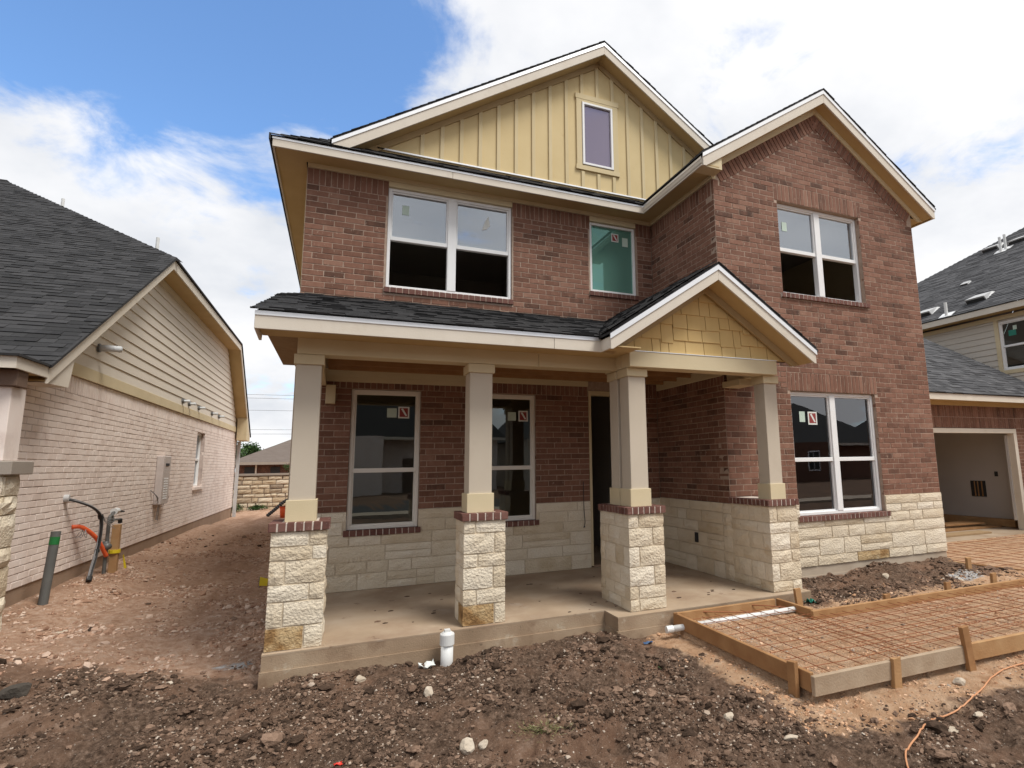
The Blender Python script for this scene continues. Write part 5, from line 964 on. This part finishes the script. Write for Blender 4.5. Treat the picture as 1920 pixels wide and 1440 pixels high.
def bar(p0, p1, par, r=0.0036):
    a, b = np.array(p0), np.array(p1); n = max(2, int(np.linalg.norm(b-a)/0.5)); mb = MB(); j = random.uniform(0, 6)
    mb.tube([a+(b-a)*k/n+np.array((0.008*math.sin(j+k), 0.008*math.cos(j*2+k), 0.008*math.sin(j+k*1.7))) for k in range(n+1)], r, 5); return mb.build('rebar', 'rebar', par)
for i in range(9): y_ = -2.93-0.20*i; bar((4.02+random.uniform(0, .06), y_, -0.07), ((5.33 if i < 2 else 7.4)+random.uniform(-.1, .05), y_-0.01*(i >= 2)*3, -0.068), RG)
for i in range(6): y_ = -3.52-0.205*i; bar((5.0, y_+0.05, -0.06), (9.72, y_-0.10, -0.06), RG)
for i in range(8): x_ = 4.06+0.175*i; bar((x_+0.01, -2.86-random.uniform(0, .1), -0.058), (x_-0.02, -4.70, -0.058), RG)
for i in range(27): x_ = 5.02+0.175*i; bar((x_+0.02, -3.44, -0.05), (x_-0.03, -4.76, -0.05), RG)
bar((4.25, -2.80, -0.04), (4.95, -3.05, -0.06), RG, 0.007); bar((4.95, -2.80, -0.04), (5.36, -3.10, -0.06), RG, 0.007)
RD = thing('driveway_rebar', 'rusty rebar grid covering the driveway bed before the garage', 'rebar', (12, -2, -0.06))
for i in range(14): y_ = -0.75-0.30*i; bar((9.78, y_, -0.075), (15.2, y_+0.02, -0.075), RD)
for i in range(18): x_ = 9.85+0.30*i; bar((x_, -0.65, -0.065), (x_+0.02, -5.0, -0.065), RD)
mb = MB(); mb.box(9.9, 15.4, -0.62, -0.56, -0.20, -0.118); tag(mb.build('header_board', 'lumber', bevel=0.004), 'long timber board along the front edge of garage slab', 'board')
S = thing('sleeve_tube', 'white plastic tube crossing under the walkway form and rebar', 'pipe', (4.6, -3, -0.1)); mb = MB(); mb.tube([(3.80, -2.93, -0.135), (5.45, -3.09, -0.075)], 0.032, 14); mb.build('tube', 'pvc', S, smooth=True); mb = MB(); mb.tube([(3.795, -2.9295, -0.1352), (3.87, -2.937, -0.1325)], 0.0375, 14); mb.build('coupling', 'pvc', S)
gz = float(ground_z(np.array([1.596]), np.array([-2.56]))[0]); S = thing('drain_cleanout', 'white upright plastic drain cleanout with cap beside porch slab', 'pipe', (1.596, -2.56, gz))
mb = MB(); mb.tube([(1.596, -2.56, gz-0.15), (1.596, -2.56, -0.06)], 0.058, 20); mb.build('pipe', 'pvc', S, smooth=True)
mb = MB(); mb.tube([(1.596, -2.56, -0.085), (1.596, -2.56, -0.08), (1.596, -2.56, 0.012), (1.596, -2.56, 0.02)], [0.062, 0.068, 0.068, 0.064], 22); q = mb.build('cap', 'pvc', S, smooth=False)
mb = MB(); mb.tube([(1.596, -2.56, 0.02), (1.596, -2.56, 0.028), (1.596, -2.56, 0.036)], [0.055, 0.05, 0.04], 20); mb.box(1.57, 1.622, -2.586, -2.534, 0.0365, 0.056); mb.build('plug', 'pvc', q)
cp = spline([(3.60, -5.95, 0), (3.882, -5.582, 0), (4.299, -5.407, 0), (4.618, -5.30, 0), (4.94, -5.264, 0), (5.234, -5.198, 0), (5.648, -5.05, 0), (6.031, -4.977, 0), (6.7, -5.02, 0), (7.6, -5.15, 0)], 12)
cx_ = np.array([q[0] for q in cp]); cy_ = np.array([q[1] for q in cp]); cz_ = ground_z(cx_, cy_); cz_ = np.convolve(np.pad(cz_, 5, mode='edge'), np.ones(11)/11, 'valid'); cz_ = np.maximum(cz_, ground_z(cx_, cy_)-0.004)+0.012
mb = MB(); mb.tube(np.stack([cx_, cy_, cz_], 1), 0.0062, 7); tag(mb.build('extension_cord', 'cord', smooth=True), 'orange extension cord snaking over dark soil at lower right', 'cord')
# boards and sheeting in the garage
for i, (x0, x1, y0, y1, z0, lb) in enumerate(((12.3, 15.6, 0.75, 1.15, -0.118, 'lowest wide plank lying on the garage floor'), (12.9, 15.4, 1.0, 1.5, -0.075, 'second plank stacked across others inside the garage'), (13.9, 15.2, 0.9, 1.35, -0.03, 'short topmost orange plank inside the garage'), (11.2, 14.2, 0.15, 0.45, -0.118, 'thin plank nearest the garage door opening'))):
    mb = MB(); mb.prism([(x0, y0, z0), (x1, y0-0.1, z0), (x1, y1-0.1, z0), (x0, y1, z0)], (0, 0, 0.04)); tag(mb.build('plank', 'osb' if i % 2 else 'lumber', bevel=0.003), lb, 'plank', 'planks in the garage')
mb = MB(); mb.box(15.70, 15.93, 0.4, 4.5, -0.11, 0.06); tag(mb.build('drywall_stack', 'lumber', bevel=0.004), 'boards stacked along the grey side wall of the garage', 'boards')
def lump(c, r, seed, sub=2, jit=0.28):
    t = (1+5**0.5)/2; V = [(-1, t, 0), (1, t, 0), (-1, -t, 0), (1, -t, 0), (0, -1, t), (0, 1, t), (0, -1, -t), (0, 1, -t), (t, 0, -1), (t, 0, 1), (-t, 0, -1), (-t, 0, 1)]
    F_ = [(0, 11, 5), (0, 5, 1), (0, 1, 7), (0, 7, 10), (0, 10, 11), (1, 5, 9), (5, 11, 4), (11, 10, 2), (10, 7, 6), (7, 1, 8), (3, 9, 4), (3, 4, 2), (3, 2, 6), (3, 6, 8), (3, 8, 9), (4, 9, 5), (2, 4, 11), (6, 2, 10), (8, 6, 7), (9, 8, 1)]
    V = [np.array(q)/np.linalg.norm(q) for q in V]
    for _ in range(sub):
        mid = {}; nf = []
        def m_(a, b):
            k = (min(a, b), max(a, b))
            if k not in mid: q = V[a]+V[b]; V.append(q/np.linalg.norm(q)); mid[k] = len(V)-1
            return mid[k]
        for a, b, c_ in F_: ab, bc, ca = m_(a, b), m_(b, c_), m_(c_, a); nf += [(a, ab, ca), (b, bc, ab), (c_, ca, bc), (ab, bc, ca)]
        F_ = nf
    g = np.random.default_rng(seed); V = np.array(V); pl = g.normal(0, 1, (9, 3)); pl /= np.linalg.norm(pl, axis=1)[:, None]; off = g.uniform(0.55, 0.95, 9)
    for p_, o_ in zip(pl, off): d = V @ p_; V = V - np.clip(d-o_, 0, None)[:, None]*p_
    V = V*(1+g.uniform(-jit, jit, (len(V), 1))*0.18); return V*np.array(r)+np.array(c), F_
rocks = ((674, 1279, (0.055, 0.045, 0.045), 'white_rock', 'rounded white rock on dark soil left of the cleanout'), (803, 1302, (0.045, 0.04, 0.045), 'white_rock', 'pale angular rock in front of the white cleanout'), (876, 1405, (0.055, 0.045, 0.055), 'white_rock', 'larger cream and tan rock near bottom centre'), (907, 1402, (0.04, 0.035, 0.04), 'white_rock', 'pinkish rock just right of the larger cream rock'),
  (1787, 1370, (0.07, 0.05, 0.025), 'white_rock', 'flat pale rock right of the orange cord'), (1366, 1350, (0.045, 0.04, 0.045), 'white_rock', 'grey tan rock on dark soil below the walkway form corner'), (1485, 1385, (0.065, 0.03, 0.02), 'white_rock', 'long flat tan rock at lower right of centre'), (30, 1305, (0.11, 0.09, 0.07), 'dark_rock', 'big dark clod at far left where rubble meets soil'), (1800, 1283, (0.055, 0.045, 0.045), 'white_rock', 'pale rock on orange soil under the front form board'), (1835, 1342, (0.05, 0.035, 0.02), 'white_rock', 'small white flat rock above the orange cord'), (590, 1270, (0.03, 0.028, 0.025), 'white_rock', 'small white stone under the left end of slab'), (1660, 1083, (0.06, 0.05, 0.05), 'white_rock', 'pinkish rock in the planting bed below the large window'), (120, 1185, (0.16, 0.05, 0.012), 'white_rock', 'flat pale slab piece on rubble at left'))
def ground_hit(px, py):
    d = FWD + RGT*(px-U0)/FPX - UPV*(py-V0)/FPX; t = 2.0
    for t in np.arange(2.0, 40, 0.02):
        P = CAM+t*d
        if P[2] < -0.45 or (P[2] < 0.3 and P[2] <= float(ground_z(P[0:1], P[1:2])[0])): return P
    return P
for i, (px, py, r, mt, lb) in enumerate(rocks):
    P = ground_hit(px, py); V, F_ = lump((P[0], P[1], P[2]+r[2]*0.35), r, 100+i); me = mesh_of('rock', V, F_, [random.random()]*len(F_), mt); tag(link(me, 'rock'), lb, 'rock', 'loose rocks on the soil')
def scrap(name, px, py, size, mat, lb, cat, seed):
    P = ground_hit(px, py); g = random.Random(seed); n = 5; vs = []
    for j in range(n):
        for i in range(n): vs.append((P[0]+(i/(n-1)-0.5)*size[0]+g.uniform(-.006, .006), P[1]+(j/(n-1)-0.5)*size[1]+g.uniform(-.006, .006), P[2]+0.02+g.uniform(-0.2, 0.9)*size[2]))
    me = mesh_of(name, vs, [(j*n+i, j*n+i+1, (j+1)*n+i+1, (j+1)*n+i) for j in range(n-1) for i in range(n-1)], [g.random() for _ in range((n-1)**2)], mat); o = link(me, name)
    m_ = o.modifiers.new('thickness', 'SOLIDIFY'); m_.thickness = 0.003; tag(o, lb, cat); return o
scrap('paper_scrap', 800, 1253, (0.14, 0.08, 0.05), 'paper', 'crumpled pale paper scrap beside the white cleanout', 'litter', 1)
scrap('green_scrap', 1242, 1256, (0.06, 0.035, 0.02), 'green_scrap', 'bright green plastic scrap on soil before the central pier', 'litter', 2)
scrap('blue_scrap', 1215, 1210, (0.10, 0.03, 0.02), 'blue_scrap', 'dark blue scrap near the slab step corner', 'litter', 3)
scrap('teal_scrap', 1520, 1132, (0.10, 0.10, 0.06), 'teal_scrap', 'teal plastic scrap at planting bed corner by the stake', 'litter', 4)
scrap('red_scrap', 634, 1439, (0.05, 0.03, 0.012), 'red_scrap', 'red scrap at the very bottom edge of picture', 'litter', 5)
P = ground_hit(1022, 1362); g_ = np.random.default_rng(5); mbv, mbf = [], []
for i in range(420):
    a = g_.uniform(0, 6.28); rr0 = abs(g_.normal(0, 0.07)); b = np.array((P[0]+rr0*math.cos(a)*1.3, P[1]+rr0*math.sin(a), P[2]-0.01)); l = g_.uniform(0.03, 0.075); d = np.array((math.cos(a+g_.normal(0, .6)), math.sin(a+g_.normal(0, .6)), g_.uniform(0.3, 1.2))); d /= np.linalg.norm(d); s_ = np.cross(d, (0, 0, 1)); s_ = s_/np.linalg.norm(s_)*0.0022
    k = len(mbv); mbv += [b-s_, b+s_, b+d*l*0.6+s_*0.7, b+d*l*0.6-s_*0.7, b+d*l+np.array((0, 0, -0.01))]; mbf += [(k, k+1, k+2, k+3), (k+3, k+2, k+4)]
tag(link(mesh_of('grass_tuft', mbv, mbf, g_.uniform(0, 1, len(mbf)), 'pale_grass'), 'grass_tuft'), 'dry yellow green grass tuft on the foreground soil', 'grass')

# ------------------------------------------------------------------ clods and pebbles (uncountable)
t_ = (1+5**0.5)/2; ICO = np.array([(-1, t_, 0), (1, t_, 0), (-1, -t_, 0), (1, -t_, 0), (0, -1, t_), (0, 1, t_), (0, -1, -t_), (0, 1, -t_), (t_, 0, -1), (t_, 0, 1), (-t_, 0, -1), (-t_, 0, 1)])/math.hypot(1, t_)
ICF = np.array([(0, 11, 5), (0, 5, 1), (0, 1, 7), (0, 7, 10), (0, 10, 11), (1, 5, 9), (5, 11, 4), (11, 10, 2), (10, 7, 6), (7, 1, 8), (3, 9, 4), (3, 4, 2), (3, 2, 6), (3, 6, 8), (3, 8, 9), (4, 9, 5), (2, 4, 11), (6, 2, 10), (8, 6, 7), (9, 8, 1)])
def subdiv(V, F_):
    V = [np.array(q) for q in V]; mid = {}; nf = []
    def m_(a, b):
        k = (min(a, b), max(a, b))
        if k not in mid: q = V[a]+V[b]; V.append(q/np.linalg.norm(q)); mid[k] = len(V)-1
        return mid[k]
    for a, b, c_ in F_: ab, bc, ca = m_(a, b), m_(b, c_), m_(c_, a); nf += [(a, ab, ca), (b, bc, ab), (c_, ca, bc), (ab, bc, ca)]
    return np.array(V), np.array(nf)
IC2, IF2 = subdiv(ICO, ICF)
def scatter(name, mat, n, box, size, sel, seed, flat=0.7, lift=0.12, label=None, cat=None, smooth=False, fine=False):
    BV, BF = (IC2, IF2) if fine else (ICO, ICF); nb_, nf_ = len(BV), len(BF)
    g = np.random.default_rng(seed); x = g.uniform(box[0], box[1], n*3); y = g.uniform(box[2], box[3], n*3); rub, org, wh = masks(x, y); pr_ = sel(x, y, rub, org, wh)
    fr = in_form(x, y); cl = np.clip(fbm(x, y, 2.2, 4, 77)*5.0+0.5, 0.06, 1); keep = np.where((g.uniform(0, 1, n*3) < pr_*cl) & ~((x > 0) & (x < 5.95) & (y > -2.44)) & ~((x > 3.3) & (x < 6.05) & (y > -2.77)) & ~((x > 5.5) & (y > -1.9)) & ~((x < NX+0.03) & (y > 0.3)))[0][:n]; x, y = x[keep], y[keep]; n = len(x)
    s_ = np.exp(g.normal(math.log(size[0]), size[1], n)); s_ = np.clip(s_, size[0]*0.4, size[2]); z_ = ground_z(x, y)
    V = BV[None]*(1+g.uniform(-0.38, 0.38, (n, nb_, 1))); V = V*g.uniform(0.65, 1.3, (n, 1, 3)); V[:, :, 2] *= flat
    a = g.uniform(0, 6.28, n); c, s2 = np.cos(a)[:, None], np.sin(a)[:, None]; X = V[:, :, 0]*c-V[:, :, 1]*s2; Y = V[:, :, 0]*s2+V[:, :, 1]*c
    V = np.stack([X*s_[:, None]+x[:, None], Y*s_[:, None]+y[:, None], V[:, :, 2]*s_[:, None]+z_[:, None]+lift*s_[:, None]], -1).reshape(-1, 3)
    F_ = (BF[None]+nb_*np.arange(n)[:, None, None]).reshape(-1, 3); o = link(mesh_np(name, V, F_, np.clip(np.repeat(g.uniform(0, 1, n), nf_)+(g.uniform(-0.15, 0.15, n*nf_) if fine else 0), 0, 1), mat, smooth), name); return tag(o, label, cat, kind='stuff')
dk = lambda x, y, r, o, w_: np.clip(1-r-o*1.15, 0, 1)
scatter('soil_lumps', 'dark_clod', 4500, (-2.6, 8.5, -6.3, -1.7), (0.016, 0.5, 0.06), lambda x, y, r, o, w_: np.clip(1-r*1.1-o*1.1, 0, 1), 11, flat=0.55, fine=True, lift=0.12, label='larger dark soil lumps among the foreground clods', cat='soil')
scatter('soil_clods', 'dark_clod', 62000, (-2.6, 8.5, -6.3, -1.7), (0.0056, 0.6, 0.026), dk, 1, label='dark crumbly soil clods covering the foreground', cat='soil')
scatter('pebbles', 'pebble', 19000, (-2.6, 8.5, -6.3, -1.7), (0.0048, 0.55, 0.026), lambda x, y, r, o, w_: np.clip(1-r*0.6-o*0.7, 0.1, 1), 2, label='scattered pale pebbles over the foreground soil', cat='pebbles')
scatter('orange_crumbs', 'orange_clod', 9000, (3.2, 9.5, -6.0, -2.6), (0.0065, 0.5, 0.022), lambda x, y, r, o, w_: o*np.where(in_form(x, y), 0.6, 1), 3, label='orange fill crumbs around the walkway form', cat='soil')
scatter('rubble', 'rubble_clod', 15000, (-2.8, 0.3, -2.6, 8), (0.0085, 0.6, 0.05), lambda x, y, r, o, w_: r*np.clip(1.2-(y+2)*0.09, 0.25, 1), 4, label='pinkish brown gravel and rubble in the side passage', cat='rubble')
scatter('dark_lumps', 'dark_clod', 170, (-2.8, 0.2, -2.2, 9), (0.014, 0.6, 0.05), lambda x, y, r, o, w_: r*0.7, 5, label='dark soil lumps dropped across the side passage rubble', cat='soil')
scatter('bed_clods', 'dark_clod', 2200, (5.6, 9.5, -3.3, -1.8), (0.009, 0.6, 0.04), lambda x, y, r, o, w_: np.where((y > -3.3), 0.9, 0), 6, label='dark soil clods in the bed below the right window', cat='soil')
scatter('plaster_crumbs', 'white_rock', 1400, (-1.6, 9.4, -3.1, -1.3), (0.010, 0.6, 0.04), lambda x, y, r, o, w_: np.where(w_ > 0.25, w_, 0), 7, label='white mortar spill crumbs on the soil', cat='mortar')
def mudfn():
    mb = MB(); g = random.Random(9)
    for i in range(46):
        x_, y_ = g.uniform(0.6, 5.4), g.uniform(-2.35, -0.6); r = g.uniform(0.008, 0.03); q, F_ = lump((x_, y_, 0.002), (r*1.6, r, r*0.35), i, 0); mb.add(q, F_)
    return mb
o = mudfn().build('mud_lumps', 'dark_clod'); tag(o, 'small mud lumps dropped on the porch slab', 'mud', kind='stuff')

# ================================================================== street side (mirrored in the windows, with unseen light-blocking houses added at the ends)
mb = MB(); mb.box(-60, 60, -24, -15, -0.40, -0.20); tag(mb.build('street', 'asphalt'), kind='structure')
mb = MB(); mb.box(-60, 60, -14.9, -13.4, -0.40, -0.10); tag(mb.build('pavement', 'grey_concrete'), kind='structure')
def across(x, wd, mat, lb, hh=3.0, pk=7.4):
    T = thing('house', lb, 'house', (x, -36, -0.2)); mb = MB(); mb.box(x-wd/2, x+wd/2, -44, -33, -0.3, hh); mb.build('wall', mat, T)
    mb = MB(); mb.box(x-wd/2-0.4, x-wd/2+wd*0.45, -33, -30.5, -0.3, hh); mb.build('front_wing', mat, T)
    mb = MB(); mb.add([(x-wd/2-0.6, -30, hh), (x+wd/2+0.6, -32.6, hh), (x+wd/2+0.6, -44.6, hh), (x-wd/2-0.6, -44.6, hh), (x-wd*0.1, -38, pk), (x+wd*0.12, -38, pk)], [(0, 1, 5, 4), (1, 2, 5), (2, 3, 4, 5), (3, 0, 4), (0, 3, 2, 1)]); mb.build('roof', 'shingle', T)
    mb = MB(); mb.prism([(x-wd/2-0.6, -30.05, hh-0.2), (x+wd/2+0.6, -32.65, hh-0.2), (x+wd/2+0.6, -32.65, hh), (x-wd/2-0.6, -30.05, hh)], (0, 0.04, 0)); mb.build('fascia', 'fascia', T)
    for a in (0.08, 0.26):
        mb = MB(); mb.box(x-wd/2+wd*a, x-wd/2+wd*a+1.2, -30.5, -30.44, 0.7, 2.3); q = mb.build('window', 'white_vinyl', T)
        for k in (0, 1): mb = MB(); mb.box(x-wd/2+wd*a+0.07+k*0.56, x-wd/2+wd*a+0.57+k*0.56, -30.439, -30.43, 0.78, 2.22); mb.build('pane', 'slot_dark', q)
    mb = MB(); mb.box(x+wd*0.05, x+wd*0.05+1.0, -33, -32.95, -0.2, 2.1); mb.build('door', 'brown_trim', T)
across(4, 15, 'pale_brick', 'pale brick house across the street mirrored in the left porch window', 3.6, 11.0); across(20, 13, 'grey_siding', 'sided house across the street mirrored in the second porch window', 3.4, 10.0); across(40, 17, 'brick', 'brown brick house across the street mirrored in the large right window', 3.0, 7.2); across(-14, 13, 'grey_siding', 'added unseen sided house far left across the street', 3.4, 9.0); across(-32, 14, 'brick', 'added unseen brick house farthest left across the street', 3.2, 8.0); across(60, 15, 'pale_brick', 'added unseen pale house farthest right across the street', 3.2, 8.0)  # last three are unseen, added to cut low sky light on the porch
